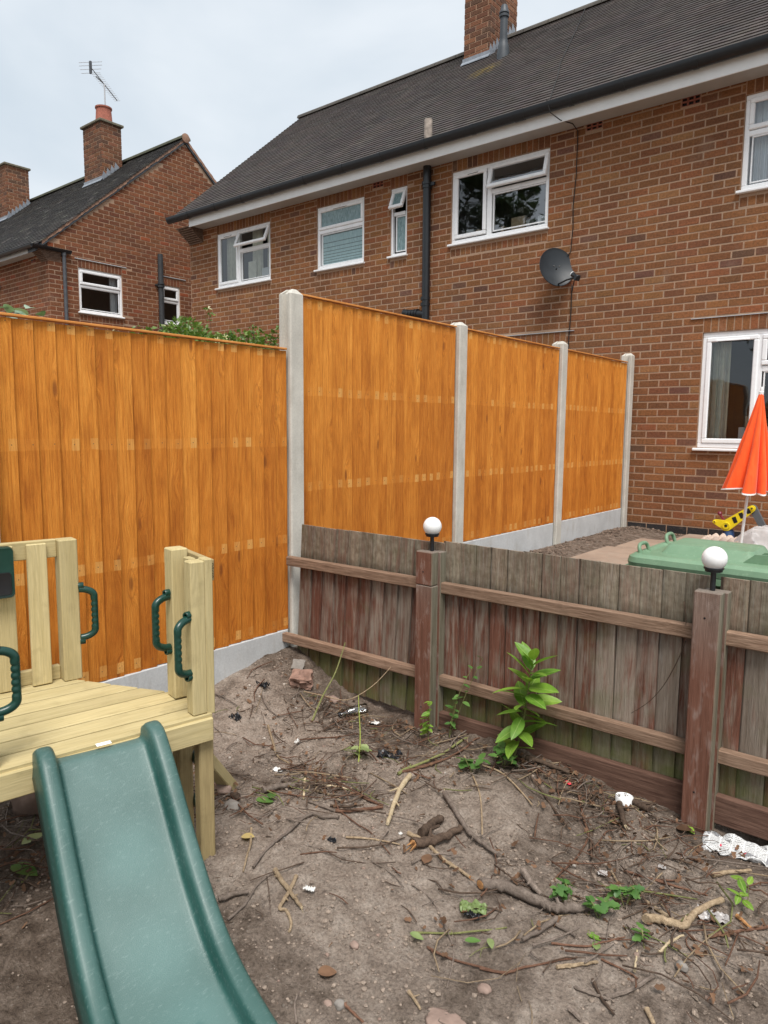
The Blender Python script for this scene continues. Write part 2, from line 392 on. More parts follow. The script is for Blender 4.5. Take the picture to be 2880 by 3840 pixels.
def mk_weathered(name):
    # old feather-edge boards: paint remains, grey weathering, algae; object colour.r = how grey, .g = how red
    q = NM(name); o = q.obj(); rd = q.rand(); p = q.pos(); px_, py_, pz = q.xyz(p)
    oc = q.n('ShaderNodeSeparateColor'); q.set(oc.inputs[0], q.ocol()); gy, rdm = oc.outputs[0], oc.outputs[1]
    ov = q.vadd(o, q.comb(q.ma('MULTIPLY', rd, 31.), q.ma('MULTIPLY', rd, 57.), q.ma('MULTIPLY', rd, 83.)))
    gv = q.vmul(ov, (1, 1, .05))
    g1 = q.noise(gv, 85, 5, .65, .4); g2 = q.noise(gv, 320, 3, .65); st = q.noise(q.vmul(ov, (1, 1, .11)), 38, 4, .6, .6); bl = q.noise(ov, 8, 4)
    red = q.ramp(g1, [(.25, (.09, .038, .026)), (.6, (.205, .092, .064)), (.8, (.28, .145, .105))])
    grey = q.ramp(g1, [(.25, (.19, .148, .115)), (.55, (.30, .25, .205)), (.8, (.42, .37, .32))])
    f = q.mr(q.ma('ADD', q.ma('ADD', st, q.ma('MULTIPLY', bl, .4)), q.ma('MULTIPLY', gy, .42)), .74, 1.04, 0, 1)
    c = q.mix(f, red, grey)
    up = q.mr(pz, .27, .30); lo = q.mr(pz, -.19, -.22)
    upc = q.mix(q.mr(q.noise(p, 30, 4), .35, .65), (.33, .305, .235), (.20, .175, .125))
    upc = q.mix(q.ma('MULTIPLY', rdm, q.mr(st, .42, .62)), upc, (.235, .125, .092)); upc = q.mix(1, upc, q.ramp(g1, [(.25, (.6,)*3), (.7, (1.25,)*3)]), 'MULTIPLY')
    c = q.mix(q.ma('MULTIPLY', up, .82), c, upc)
    dirt = q.ma('MULTIPLY', q.mr(q.ma('ADD', pz, q.ma('MULTIPLY', bl, .06)), .40, .325, 0, 1), up)
    c = q.mix(q.ma('MULTIPLY', dirt, .75), c, (.042, .038, .026))
    c = q.mix(1, c, q.ramp(rd, [(0, (.86, .84, .82)), (.5, (1, 1, 1)), (1, (1.15, 1.14, 1.12))]), 'MULTIPLY')
    lx, ly, lz = q.xyz(o); c = q.mix(q.mr(lx, .008, .0135, .8, 0), c, (.03, .024, .018))  # joint shadow of the overlapping boards, painted along the left edge
    alg = q.ma('MULTIPLY', lo, q.mr(bl, .35, .6, .25, .9)); c = q.mix(alg, c, q.mix(g1, (.07, .078, .026), (.19, .20, .075)))
    wf = q.ma('MULTIPLY', q.mr(q.noise(q.vmul(ov, (1, 1, .07)), 90, 4, .65), .56, .70), q.mr(pz, -.1, .25, .3, .8)); c = q.mix(q.ma('MULTIPLY', wf, .5), c, (.40, .38, .34))
    alg2 = q.mr(q.noise(p, 6, 4), .57, .72, 0, .4); c = q.mix(alg2, c, (.15, .15, .075))
    c = q.mix(q.mr(g2, .25, .38, .4, 0), c, (.05, .038, .028))
    M[name] = q.out(c, .92, .12, q.bump(q.ma('ADD', g1, q.ma('MULTIPLY', g2, .8)), .9, .006))
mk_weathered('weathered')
def mk_post(name):
    q = NM(name); o = q.obj(); rd = q.rand(); p = q.pos()
    ov = q.vadd(o, q.comb(q.ma('MULTIPLY', rd, 31.), q.ma('MULTIPLY', rd, 57.), 0)); x, y, z = q.xyz(o)
    gv = q.vmul(ov, (1, 1, .05)); g1 = q.noise(gv, 70, 5, .65, .5); g2 = q.noise(ov, 60, 5, .7); g3 = q.noise(gv, 300, 3)
    c = q.ramp(g1, [(.25, (.105, .046, .030)), (.55, (.175, .080, .054)), (.8, (.25, .13, .094))]); c = q.mix(q.mr(z, .75, 1.02, 0, .55), c, q.ramp(g1, [(.3, (.17, .13, .105)), (.7, (.30, .25, .21))]))
    g4 = q.noise(q.vmul(ov, (1, 1, .35)), 26, 5, .7); c = q.mix(q.mr(g4, .52, .72, 0, .65), c, (.34, .27, .235)); c = q.mix(q.mr(g2, .60, .72, 0, .25), c, (.05, .025, .018))
    saw = q.ma('SINE', q.ma('MULTIPLY', q.ma('ADD', z, q.ma('MULTIPLY', x, .35)), 900)); c = q.mix(1, c, q.mr(saw, -1, 1, .9, 1.1), 'MULTIPLY')
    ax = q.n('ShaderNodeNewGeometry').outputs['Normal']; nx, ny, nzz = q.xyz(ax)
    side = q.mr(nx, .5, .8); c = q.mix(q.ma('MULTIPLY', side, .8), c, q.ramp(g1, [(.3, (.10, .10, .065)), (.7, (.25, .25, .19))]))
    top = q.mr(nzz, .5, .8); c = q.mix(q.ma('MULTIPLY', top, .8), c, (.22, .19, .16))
    M[name] = q.out(c, .9, .15, q.bump(q.ma('ADD', g1, g3), .7, .005))
mk_post('post_wood')
def mk_concrete(name, col, var=.18):
    q = NM(name); p = q.pos(); n1 = q.noise(p, 6, 5, .6); n2 = q.noise(p, 90, 4, .6); n3 = q.noise(q.vmul(p, (1, 1, .25)), 16, 4)
    c = q.mix(1, col, q.ramp(n1, [(.25, (1-var,)*3), (.7, (1.07,)*3)]), 'MULTIPLY')
    c = q.mix(1, c, q.ramp(n2, [(.3, (.9,)*3), (.7, (1.05,)*3)]), 'MULTIPLY')
    c = q.mix(q.mr(n3, .56, .74, 0, .45), c, (.30, .27, .22)); c = q.mix(q.mr(q.noise(p, 2.2, 5, .7), .56, .72, 0, .35), c, (.36, .33, .28))
    pits = q.mr(q.voro(p, 120), .10, .16, 1, 0); c = q.mix(q.ma('MULTIPLY', pits, q.mr(n2, .5, .6, 0, .4)), c, (.25, .24, .22))
    M[name] = q.out(c, .9, .2, q.bump(q.ma('ADD', n2, q.ma('MULTIPLY', n1, .5)), .25, .004))
mk_concrete('concrete_post', (.56, .535, .475)); mk_concrete('concrete_board', (.52, .53, .53), .14)
mk_concrete('slab', (.34, .255, .195), .25)

# ------------------------------------------------------------------ plastics and small stuff
SLIDE_MARKS = [(1.135, -7.327, -.155), (1.335, -7.375, -.335), (1.545, -7.40, -.402)]
def mk_slide():
    q = NM('slide_plastic'); p = q.pos(); n1 = q.noise(p, 5, 4); n2 = q.noise(p, 420, 3, .6); n3 = q.noise(q.vmul(p, (1, .25, .6)), 160, 3, .7)
    c = q.mix(q.mr(n1, .3, .7), (.013, .064, .053), (.019, .082, .069))
    fl_ = q.n('ShaderNodeAttribute', attribute_name='tint').outputs['Fac']; c = q.mix(q.ma('MULTIPLY', fl_, q.mr(n1, .25, .7, .42, .62)), c, (.135, .205, .19)); c = q.mix(q.mr(n3, .56, .72, 0, .45), c, (.17, .245, .23))
    d = q.noise(p, 2.2, 5, .65); c = q.mix(q.mr(d, .5, .75, 0, .30), c, (.17, .27, .25))
    for cc in SLIDE_MARKS:
        dd = q.n('ShaderNodeVectorMath', operation='DISTANCE'); q.set(dd.inputs[0], p); q.set(dd.inputs[1], cc); r_ = q.ma('ADD', dd.outputs['Value'], q.ma('MULTIPLY', n3, .012))
        c = q.mix(q.mr(r_, .006, .026, .45, 0, True), c, (.018, .085, .075)); c = q.mix(q.mr(r_, .03, .15, .22, 0, True), c, (.14, .27, .255))
    M['slide_plastic'] = q.out(c, q.mr(n1, .2, .8, .36, .48), .42, q.bump(n2, .45, .002), Coat_Weight=.15, Coat_Roughness=.3)
mk_slide()
def mk_bin():
    q = NM('bin_green'); p = q.pos(); n1 = q.noise(p, 4, 5, .65); n2 = q.noise(q.vmul(p, (1, .2, 1)), 60, 4, .7); n3 = q.noise(p, 25, 5, .7)
    c = q.mix(q.mr(n1, .3, .7), (.125, .22, .13), (.185, .295, .185)); c = q.mix(q.mr(n2, .58, .72, 0, .35), c, (.30, .42, .28)); c = q.mix(q.mr(n3, .58, .75, 0, .3), c, (.30, .33, .20))
    M['bin_green'] = q.out(c, q.mr(n3, .3, .7, .35, .55), .4, q.bump(n3, .05, .003))
mk_plain('dark_green_plastic', (.006, .042, .030), .3, .5, .12, 20, .03)
mk_bin()
mk_plain('toy_yellow', (.80, .62, .015), .35, .5, .06); mk_plain('toy_grey', (.11, .12, .13), .45, .4, .1)
mk_plain('toy_blue', (.01, .045, .13), .4, .5, .1); mk_plain('toy_maroon', (.17, .012, .035), .4, .5, .1); mk_plain('toy_black', (.012, .012, .013), .4, .4, .1)
mk_plain('cloth_grey', (.50, .48, .47), .95, .1, .15, 20, .2, 250); mk_plain('mat_beige', (.58, .47, .39), .95, .1, .12, 20, .2, 250)
mk_plain('white_plastic', (.85, .85, .84), .3, .45, .04)
mk_plain('screw', (.10, .095, .085), .5, .6, .2)
def mk_parasol():
    q = NM('parasol_orange'); p = q.pos(); n1 = q.noise(q.vmul(p, (1, 1, .15)), 40, 3)
    c = q.mix(q.mr(n1, .3, .7), (.85, .085, .012), (.93, .125, .02)); M['parasol_orange'] = q.out(c, .7, .25, q.bump(q.noise(p, 700, 2), .1, .001), Sheen_Weight=.2)
mk_parasol()
def mk_globe():
    q = NM('globe'); M['globe'] = q.out((.84, .84, .83), .12, .5, None, Subsurface_Weight=.5, Subsurface_Radius=(.03, .03, .03))
mk_globe()
def mk_soil():
    q = NM('soil'); p = q.pos(); x, y, z = q.xyz(p)
    n1 = q.noise(p, 1.9, 5, .6, .3); n2 = q.noise(p, 13, 6, .65); n3 = q.noise(p, 95, 5, .7); n4 = q.noise(p, 420, 3, .7)
    dry = q.ramp(n2, [(.28, (.26, .203, .162)), (.5, (.41, .331, .27)), (.72, (.52, .435, .365))])
    damp = q.ramp(n2, [(.28, (.088, .064, .048)), (.55, (.165, .123, .094)), (.78, (.245, .19, .15))])
    # leafy, damp soil along the low fence ; beside the slide, damp soil with shade painted in
    mul = q.mr(q.ma('ADD', y, q.ma('MULTIPLY', n1, .5)), -5.72, -5.38, 0, .95, True)
    damp_shade = q.ma('MULTIPLY', q.mr(x, 1.9, 1.5, 0, 1, True), q.mr(q.ma('ADD', y, q.ma('MULTIPLY', n1, .25)), -6.90, -7.08, 0, 1, True))
    blot = q.mr(n1, .52, .64, 0, .75, True)
    rgt = q.ma('MULTIPLY', q.mr(x, 1.5, 2.0, 0, .7, True), q.mr(n1, .44, .58, 0, 1, True))
    f = q.ma('MAXIMUM', q.ma('MAXIMUM', mul, damp_shade), q.ma('MAXIMUM', blot, rgt)); f = q.ma('MULTIPLY', f, q.mr(n2, .25, .7, 1.05, .65), clamp=True)
    c = q.mix(f, dry, damp)
    c = q.mix(1, c, q.ramp(n3, [(.3, (.48,)*3), (.52, (1,)*3), (.75, (1.34,)*3)]), 'MULTIPLY')
    c = q.mix(1, c, q.ramp(n4, [(.3, (.75,)*3), (.7, (1.18,)*3)]), 'MULTIPLY')
    v = q.voro(p, 85, 'Color'); vs = q.n('ShaderNodeSeparateColor'); q.set(vs.inputs[0], v); vd = q.voro(p, 85)
    fl = q.ma('MULTIPLY', q.ma('GREATER_THAN', vs.outputs[0], .93), q.ma('LESS_THAN', vd, .30)); c = q.mix(q.ma('MULTIPLY', fl, .35), c, (.48, .42, .36))
    h = q.ma('ADD', q.ma('ADD', n3, q.ma('MULTIPLY', n4, .5)), q.ma('MULTIPLY', n2, .6))
    M['soil'] = q.out(c, .97, .08, q.bump(h, 1.0, .016))
mk_soil()
def mk_clod():
    q = NM('clod'); p = q.pos(); at = q.n('ShaderNodeAttribute', attribute_name='tint').outputs['Color']
    n = q.noise(p, 160, 4, .65); c = q.mix(1, at, q.ramp(n, [(.3, (.65,)*3), (.7, (1.2,)*3)]), 'MULTIPLY'); M['clod'] = q.out(c, .97, .1, q.bump(n, .5, .004))
mk_clod()
def mk_bark(name, c1, c2, s=1.0):
    q = NM(name); p = q.pos(); rd = q.rand(); n1 = q.noise(p, 60*s, 5, .65); n2 = q.noise(p, 300, 3, .6)
    c = q.mix(q.mr(n1, .3, .7), c1, c2); c = q.mix(1, c, q.ramp(n2, [(.3, (.7,)*3), (.7, (1.2,)*3)]), 'MULTIPLY')
    c = q.mix(1, c, q.ramp(rd, [(0, (.8,)*3), (1, (1.15,)*3)]), 'MULTIPLY'); M[name] = q.out(c, .88, .2, q.bump(q.ma('ADD', n1, n2), .6, .004))
mk_bark('bark_grey', (.11, .085, .068), (.25, .20, .165)); mk_bark('bark_dark', (.045, .030, .022), (.13, .088, .062)); mk_bark('bark_red', (.10, .048, .030), (.21, .115, .075))
mk_bark('bark_tan', (.22, .155, .095), (.42, .32, .21)); mk_bark('wood_pale', (.45, .34, .20), (.68, .56, .38)); mk_bark('stem_green', (.13, .14, .05), (.25, .25, .10))
mk_bark('stem_lime', (.22, .27, .05), (.36, .40, .10)); mk_bark('wood_orange', (.35, .16, .06), (.55, .30, .13))
def mk_leaf(name, c1, c2, vein=None, trans=.3, rough=.4, spec=.45):
    q = NM(name); o = q.obj(); p = q.pos(); rd = q.rand(); n = q.noise(p, 45, 3)
    at = q.n('ShaderNodeAttribute', attribute_name='tint').outputs['Fac']
    f = q.ma('ADD', q.ma('MULTIPLY', n, .6), q.ma('MULTIPLY', q.ma('FRACT', q.ma('ADD', rd, at)), .5))
    c = q.mix(q.mr(f, .2, .85), c1, c2)
    if vein:
        x, y, z = q.xyz(o); c = q.mix(q.mr(q.ma('ABSOLUTE', y), .0, .0022, .6, 0), c, vein)
    q.out(c, rough, spec, None)
    tl = q.n('ShaderNodeBsdfTranslucent'); q.set(tl.inputs[0], q.mix(1, c, (1.1, 1.3, .6), 'MULTIPLY'))
    mx_ = q.n('ShaderNodeMixShader'); mx_.inputs[0].default_value = trans
    q.t.links.new(q.b.outputs[0], mx_.inputs[1]); q.t.links.new(tl.outputs[0], mx_.inputs[2]); q.t.links.new(mx_.outputs[0], q.o.inputs[0]); M[name] = q.m
mk_leaf('leaf_laurel', (.10, .23, .025), (.27, .43, .06), (.40, .52, .16)); mk_leaf('leaf_bramble', (.05, .13, .03), (.13, .25, .06), None, .25)
mk_leaf('leaf_hedge', (.06, .12, .025), (.22, .31, .075), None, .3); mk_leaf('leaf_dead', (.07, .040, .025), (.22, .125, .075), None, .15, .8, .1)
mk_leaf('leaf_tree', (.02, .045, .014), (.05, .10, .03), None, .2); mk_leaf('petal', (.80, .72, .40), (.88, .84, .66), None, .3, .6, .2)
mk_leaf('leaf_pale', (.16, .24, .07), (.40, .46, .22), None, .25); mk_leaf('leaf_varieg', (.05, .12, .04), (.40, .50, .38), None, .2); mk_leaf('leaf_yellow', (.42, .32, .12), (.58, .46, .22), None, .2, .7, .2)
mk_plain('litter_white', (.74, .73, .70), .7, .3, .25, 60, .2, 120); mk_plain('litter_black', (.014, .015, .018), .35, .4, .3, 60, .2); mk_plain('litter_red', (.72, .05, .075), .5, .3, .1)
mk_plain('rubble_red', (.29, .18, .14), .95, .1, .5, 25, .6, 90); mk_plain('stone_pink', (.30, .215, .175), .9, .15, .25, 30, .5, 100); mk_plain('stone_grey', (.26, .235, .21), .9, .15, .25, 30, .5, 100)
mk_plain('plastic_film', (.45, .42, .40), .25, .5, .3, 30, .2); mk_plain('sack_brown', (.19, .13, .10), .95, .1, .3, 15, .4, 80)
def mk_news():
    q = NM('newsprint'); o = q.obj(); x, y, z = q.xyz(o)
    row = q.ma('FRACT', q.ma('MULTIPLY', y, 260)); colm = q.ma('FRACT', q.ma('MULTIPLY', x, 26))
    ink = q.ma('MULTIPLY', q.ma('LESS_THAN', row, .55), q.ma('GREATER_THAN', q.noise(q.vmul(o, (520, 260, 0)), 1, 2), .47)); ink = q.ma('MULTIPLY', ink, q.ma('LESS_THAN', colm, .88))
    c = q.mix(q.ma('MULTIPLY', ink, .75), (.66, .66, .65), (.06, .06, .065)); blk = q.ma('GREATER_THAN', q.noise(o, 16, 1), .63); c = q.mix(q.ma('MULTIPLY', blk, .7), c, (.10, .10, .11))
    rdp = q.ma('GREATER_THAN', q.noise(q.vadd(o, (3, 1, 0)), 22, 1), .70); c = q.mix(rdp, c, (.60, .06, .10)); M['newsprint'] = q.out(c, .9, .1)
mk_news()
# ================================================================== HOUSES
CH, BL, JT = .0825, .2286, .0125
def T_y(y0): return lambda s, d, z: (s, y0-d, z)          # wall facing -Y
def T_x(x0): return lambda s, d, z: (x0+d, s, z)          # wall facing +X
PAL_MAIN = [((.235, .100, .043), 6), ((.212, .091, .041), 5), ((.255, .111, .046), 3), ((.192, .082, .040), 3), ((.242, .093, .042), 2), ((.158, .075, .049), .5), ((.285, .133, .058), .8), ((.13, .067, .043), .3)]
PAL_LEFT = [((.20, .077, .037), 5), ((.178, .070, .036), 4), ((.22, .086, .042), 3), ((.16, .063, .035), 2), ((.24, .078, .038), .8), ((.28, .078, .034), .3)]
PAL_CHIM = [((.17, .075, .042), 4), ((.13, .060, .036), 3), ((.21, .095, .055), 2), ((.10, .055, .038), 2)]
def pick(pal, k=1.0):
    t = rnd.random()*sum(w for _, w in pal)
    for c, w in pal:
        t -= w
        if t <= 0: break
    j = rnd.uniform(.91, 1.09)*k
    return tuple(x*j*rnd.uniform(.96, 1.04) for x in c)
def brick_verts(T, a, b, c, d, j=.0019):
    i = .0034; r = lambda: rnd.uniform(-j, j); f = rnd.uniform(-.0012, .0012)
    o = [(a, c), (b, c), (b, d), (a, d)]; s = [(1, 1), (-1, 1), (-1, -1), (1, -1)]
    v = [T(x+r(), -.0050, z+r()) for x, z in o] + [T(x+i*p+r(), f, z+i*q_+r()) for (x, z), (p, q_) in zip(o, s)]
    return v, [(4, 5, 6, 7), (0, 1, 5, 4), (1, 2, 6, 5), (2, 3, 7, 6), (3, 0, 4, 7)]
def lay(s0, s1, z0, z1, excl, off=0, J=JT, keep=None, k0=None):
    """stretcher bond; returns (sa, sb, za, zb, full)"""
    out = []; k = int(math.floor(z0/CH)) if k0 is None else k0
    while k*CH < z1:
        za, zb = k*CH + J/2, (k+1)*CH - J/2; za2, zb2 = max(za, z0), min(zb, z1)
        if zb2 - za2 > .02:
            zc = (za2+zb2)/2; s = math.floor((s0-off)/BL)*BL + off + (BL/2 if k % 2 else 0) - BL
            while s < s1:
                a, b = max(s + J/2, s0), min(s + BL - J/2, s1); s += BL
                if b - a < .025: continue
                segs = [(a, b, za2, zb2)]
                for (e0, e1, f0, f1) in excl:
                    nx = []
                    for (p, q_, zl, zh) in segs:
                        if p < e1 and q_ > e0 and zl < f1 and zh > f0:
                            if f0 < zc < f1:
                                if e0 - p > .03: nx.append((p, e0-.004, zl, zh))
                                if q_ - e1 > .03: nx.append((e1+.004, q_, zl, zh))
                            elif zc <= f0:
                                if f0 - zl > .025: nx.append((p, q_, zl, f0-.004))
                            elif zh - f1 > .025: nx.append((p, q_, f1+.004, zh))
                        else: nx.append((p, q_, zl, zh))
                    segs = nx
                for g in segs:
                    if keep is None or keep(*g): out.append((*g, abs(g[1]-g[0]-(BL-J)) < 1e-4 and abs(g[3]-g[2]-(CH-J)) < 1e-4))
        k += 1
    return out
def soldiers(s0, s1, z0, z1, pitch=.0790):
    n = max(1, round((s1-s0)/pitch)); w = (s1-s0)/n
    return [(s0+i*w+.004, s0+(i+1)*w-.004, z0+.004, z1-.003, False) for i in range(n)]
def mortar_sheet(mb, T, s0, s1, z0, z1, holes, d=-.0030):
    ss = sorted({s0, s1, *[x for h in holes for x in h[:2] if s0 < x < s1]}); zs = sorted({z0, z1, *[x for h in holes for x in h[2:] if z0 < x < z1]})
    for a, b in zip(ss, ss[1:]):
        for c, e_ in zip(zs, zs[1:]):
            m, n_ = (a+b)/2, (c+e_)/2
            if any(h[0] < m < h[1] and h[2] < n_ < h[3] for h in holes): continue
            mb.add([T(a, d, c), T(b, d, c), T(b, d, e_), T(a, d, e_)], [(0, 1, 2, 3)])
def hidden_by_fence(P):
    if P[0] > -.2: return False
    t = (-.2-CAMP.x)/(P[0]-CAMP.x); y = CAMP.y + t*(P[1]-CAMP.y); z = CAMP.z + t*(P[2]-CAMP.z)
    return z < (1.55 if y < -5.42 else 1.87) and -9 < y < 0
def proj_area(pts):
    q_ = [project(p) for p in pts]
    if any(x is None or not (0 <= x[0] <= 2880 and 0 <= x[1] <= 3840) for x in q_): return 0
    return abs(sum(q_[i][0]*q_[(i+1) % len(q_)][1] - q_[(i+1) % len(q_)][0]*q_[i][1] for i in range(len(q_))))/2
def place_bricks(wall, T, bricks, pal, mat, single=300, vis=None, shade=None):
    """largest in view become single parts, the rest one joined part"""
    sc_ = []
    for i, (a, b, c, d, full) in enumerate(bricks):
        ar = 0
        if full and single:
            P = [T(a, 0, c), T(b, 0, c), T(b, 0, d), T(a, 0, d)]
            if not hidden_by_fence(P[0]) and (vis is None or vis(*P[0])): ar = proj_area(P)
        sc_.append((ar, i))
    big = {i for ar, i in sorted(sc_, reverse=True)[:single] if ar > 0}
    mb = MB(); shared = []
    Tl = lambda s, d, z: tuple(x-y for x, y in zip(T(s, d, z), T(0, 0, 0)))
    for _ in range(6):
        m_ = MB(); v, f = brick_verts(Tl, -(BL-JT)/2, (BL-JT)/2, -(CH-JT)/2, (CH-JT)/2, .0016); m_.add(v, f); shared.append(m_.mesh('brick', fix=True))
    for i, (a, b, c, d, full) in enumerate(bricks):
        tint = pick(pal, 1 if shade is None else shade(a, c))
        if i in big:
            o = obj('brick', shared[rnd.randrange(6)], mat, wall, color=tint); o.location = T((a+b)/2, 0, (c+d)/2)
        else:
            v, f = brick_verts(T, a, b, c, d); mb.add(v, f, None, tint)
    o = mb.build('brickwork', mat, wall, color=(0, 0, 0)); o['kind'] = 'stuff'
    return o
def tiled_roof(roof, y0, z0, slope, x0, x1, n, pal, mat, single=300, vis=None, skip=None):
    """courses of plain tiles on a plane rising along +Y; joined, the largest in view single"""
    ang = math.atan(slope); cy, sz = math.cos(ang), math.sin(ang); G, W = .1, .165
    Mr = Matrix.Rotation(ang, 4, 'X'); items = []
    for k in range(n):
        x = x0 - (W/2 if k % 2 else 0)
        while x < x1:
            a, b = max(x+.0005, x0), min(x+W-.0005, x1); x += W
            if b-a < .03: continue
            P = (0, y0 + k*G*cy, z0 + k*G*sz)
            if skip and skip((a+b)/2, P[1]): continue
            items.append((a, b, P))
    sc_ = []
    for i, (a, b, P) in enumerate(items):
        ar = 0
        if abs(b-a-W+.001) < 1e-4:
            q_ = [(a, P[1], P[2]), (b, P[1], P[2]), (b, P[1]+G*cy, P[2]+G*sz), (a, P[1]+G*cy, P[2]+G*sz)]
            if vis is None or vis(*q_[0]): ar = proj_area(q_)
        sc_.append((ar, i))
    big = {i for ar, i in sorted(sc_, reverse=True)[:single] if ar > 0}
    def tv(w, jz, jt):
        h = w/2   # local: x across, y up the slope, z out of the roof
        return [(-h, -.012, .002), (h, -.012, .002), (h, G+.03, -.014), (-h, G+.03, -.014), (-h, -.012, .0135+jz+jt), (h, -.012, .0135+jz-jt), (h, G+.03, -.001), (-h, G+.03, -.001)]
    F = [(4, 5, 6, 7), (0, 1, 5, 4), (1, 2, 6, 5), (3, 0, 4, 7), (3, 2, 1, 0)]
    shared = []
    for _ in range(6):
        m_ = MB(); m_.add(tv(W-.001, rnd.uniform(0, .0015), rnd.uniform(-.0006, .0006)), F); shared.append(m_.mesh('roof_tile'))
    mb = MB()
    for i, (a, b, P) in enumerate(items):
        t = pick(pal); loc = Vector(((a+b)/2, P[1], P[2]))
        if i in big: obj('roof_tile', shared[rnd.randrange(6)], mat, roof, Matrix.Translation(loc) @ Mr, t)
        else: mb.add(tv(b-a, rnd.uniform(0, .0015), rnd.uniform(-.0006, .0006)), F, Matrix.Translation(loc) @ Mr, t)
    o = mb.build('roof_tiling', mat, roof, color=(0, 0, 0), fix=False); o['kind'] = 'stuff'

def ring(mb, T, a, b, c, d, w, d0, d1, bev=.006, X=None):
    for (p, q_, r, s) in ((a, b, c, c+w), (a, b, d-w, d), (a, a+w, c+w, d-w), (b-w, b, c+w, d-w)):
        bar(mb, T, p, q_, r, s, d0, d1, bev, X)
def bar(mb, T, a, b, c, d, d0, d1, bev=.006, X=None):
    P0, P1 = T(a, d0, c), T(b, d1, d)
    mb.box(P0[0], P1[0], P0[1], P1[1], P0[2], P1[2], bev, X)
def quad(mb, T, a, b, c, d, dd, X=None): mb.add([T(a, dd, c), T(b, dd, c), T(b, dd, d), T(a, dd, d)], [(0, 1, 2, 3)], X)
def window(house, T, s0, s1, z0, z1, fixed=(), sashes=(), bars=(), sill=True, curtains=(), room=True, vents=(), fw=.052, boxes=()):
    """fixed: (a,b,c,d,glass); sashes: (a,b,c,d,glass,open_deg)"""
    f = MB(); ring(f, T, s0, s1, z0, z1, fw, -.075, -.018)
    for (a, b, c, d) in bars: bar(f, T, a, b, c, d, -.073, -.020)
    w = f.build('window', M['upvc'], house)
    for (a, b, c, d, g) in fixed:
        m = MB(); quad(m, T, a, b, c, d, -.045); m.build('pane', M[g], w, fix=False)
        m = MB(); ring(m, T, a-.003, b+.003, c-.003, d+.003, .014, -.05, -.026, .004); m.build('glazing_bead', M['upvc'], w)
    for (a, b, c, d, g, op) in sashes:
        X = None
        if op:
            pv = Vector(T(a, -.015, d)); ax = Vector(T(1, 0, 0)) - Vector(T(0, 0, 0))
            X = Matrix.Translation(pv) @ Matrix.Rotation(R(op), 4, ax) @ Matrix.Translation(-pv)
        m = MB(); ring(m, T, a, b, c, d, .05, -.05, -.004, .009, X); sh = m.build('sash', M['upvc'], w)
        m = MB(); quad(m, T, a+.045, b-.045, c+.045, d-.045, -.03, X); m.build('pane', M[g], w, fix=False)
    for (a, b, z) in vents:
        m = MB(); bar(m, T, a, b, z-.009, z+.009, -.02, .006, .004); m.build('trickle_vent', M['upvc'], w)
        m = MB(); bar(m, T, a+.02, b-.02, z-.013, z-.009, -.02, .003, 0); m.build('vent_slot', M['black_plastic'], w)
    if sill:
        m = MB(); bar(m, T, s0-.035, s1+.02, z0-.032, z0-.002, -.07, .045, .007); m.build('sill', M['upvc'], w)
    m = MB()
    for p, q_ in (((s0, z0), (s1, z0)), ((s1, z0), (s1, z1)), ((s1, z1), (s0, z1)), ((s0, z1), (s0, z0))):
        m.add([T(p[0], -.001, p[1]), T(q_[0], -.001, q_[1]), T(q_[0], -.09, q_[1]), T(p[0], -.09, p[1])], [(0, 1, 2, 3)])
    m.build('reveal', M['mortar'], w, fix=False)
    if room:
        m = MB(); A, B, Cc, D, d0, d1 = s0-.25, s1+.25, z0-.35, z1+.12, -.10, -1.7
        m.add([T(A, d1, Cc), T(B, d1, Cc), T(B, d1, D), T(A, d1, D), T(A, d0, Cc), T(B, d0, Cc), T(B, d0, D), T(A, d0, D)], [(0, 1, 2, 3), (0, 4, 5, 1), (1, 5, 6, 2), (2, 6, 7, 3), (3, 7, 4, 0)])
        m.build('room', M['room_wall'], w, fix=False)
    for (a, b, c, d, mt) in curtains:
        nf = max(2, int((b-a)/.055))
        m = MB(); m.grid(nf*6+1, 6, lambda u, v: T(a+(b-a)*u, -.17+.022*math.sin(u*nf*2*math.pi)+.006*math.sin(u*17+v*3), c+(d-c)*v)); m.build('curtain', M[mt], w, True, fix=False)
    for (a, b, c, d, mt) in boxes:
        m = MB(); bar(m, T, a, b, c, d, -.28, -.13, .004); m.build('sill_ornament', M[mt], w)
    return w

# ------------------------------------------------------------------ main house (wall y = 0, z = 0 is the top of the damp course)
mh = thing('brick_house', (-3, 0, -.1), 'two-storey brown brick semi with dark tiled roof and white windows across the picture', 'house')
Ty = T_y(0); X0, X1, ZS = -8.63, 3.3, 4.655
wins = [(-7.84, -6.42, 3.555, 4.492), (-5.33, -4.345, 3.555, 4.497), (-3.84, -3.54, 3.555, 4.495), (-2.78, -1.343, 3.565, 4.503), (.845, 1.95, 3.565, 4.508), (.562, 2.35, .89, 2.14), (-2.62, -1.045, .89, 2.11)]
air = [(-4.185, -3.98, 4.563, 4.66), (-.89, -.685, 4.567, 4.66), (.195, .397, 4.553, 4.66)]
excl = list(wins) + list(air); sold = []
for i, (a, b, c, d) in enumerate(wins):
    top = 4.66 if i < 5 else d + .165
    excl.append((a, b, d-.01, top)); sold += soldiers(a, b, d, top)
    if i < 5:
        excl.append((a, b, c-.17, c+.01)); sold += soldiers(a, b, c-.165, c-.065)
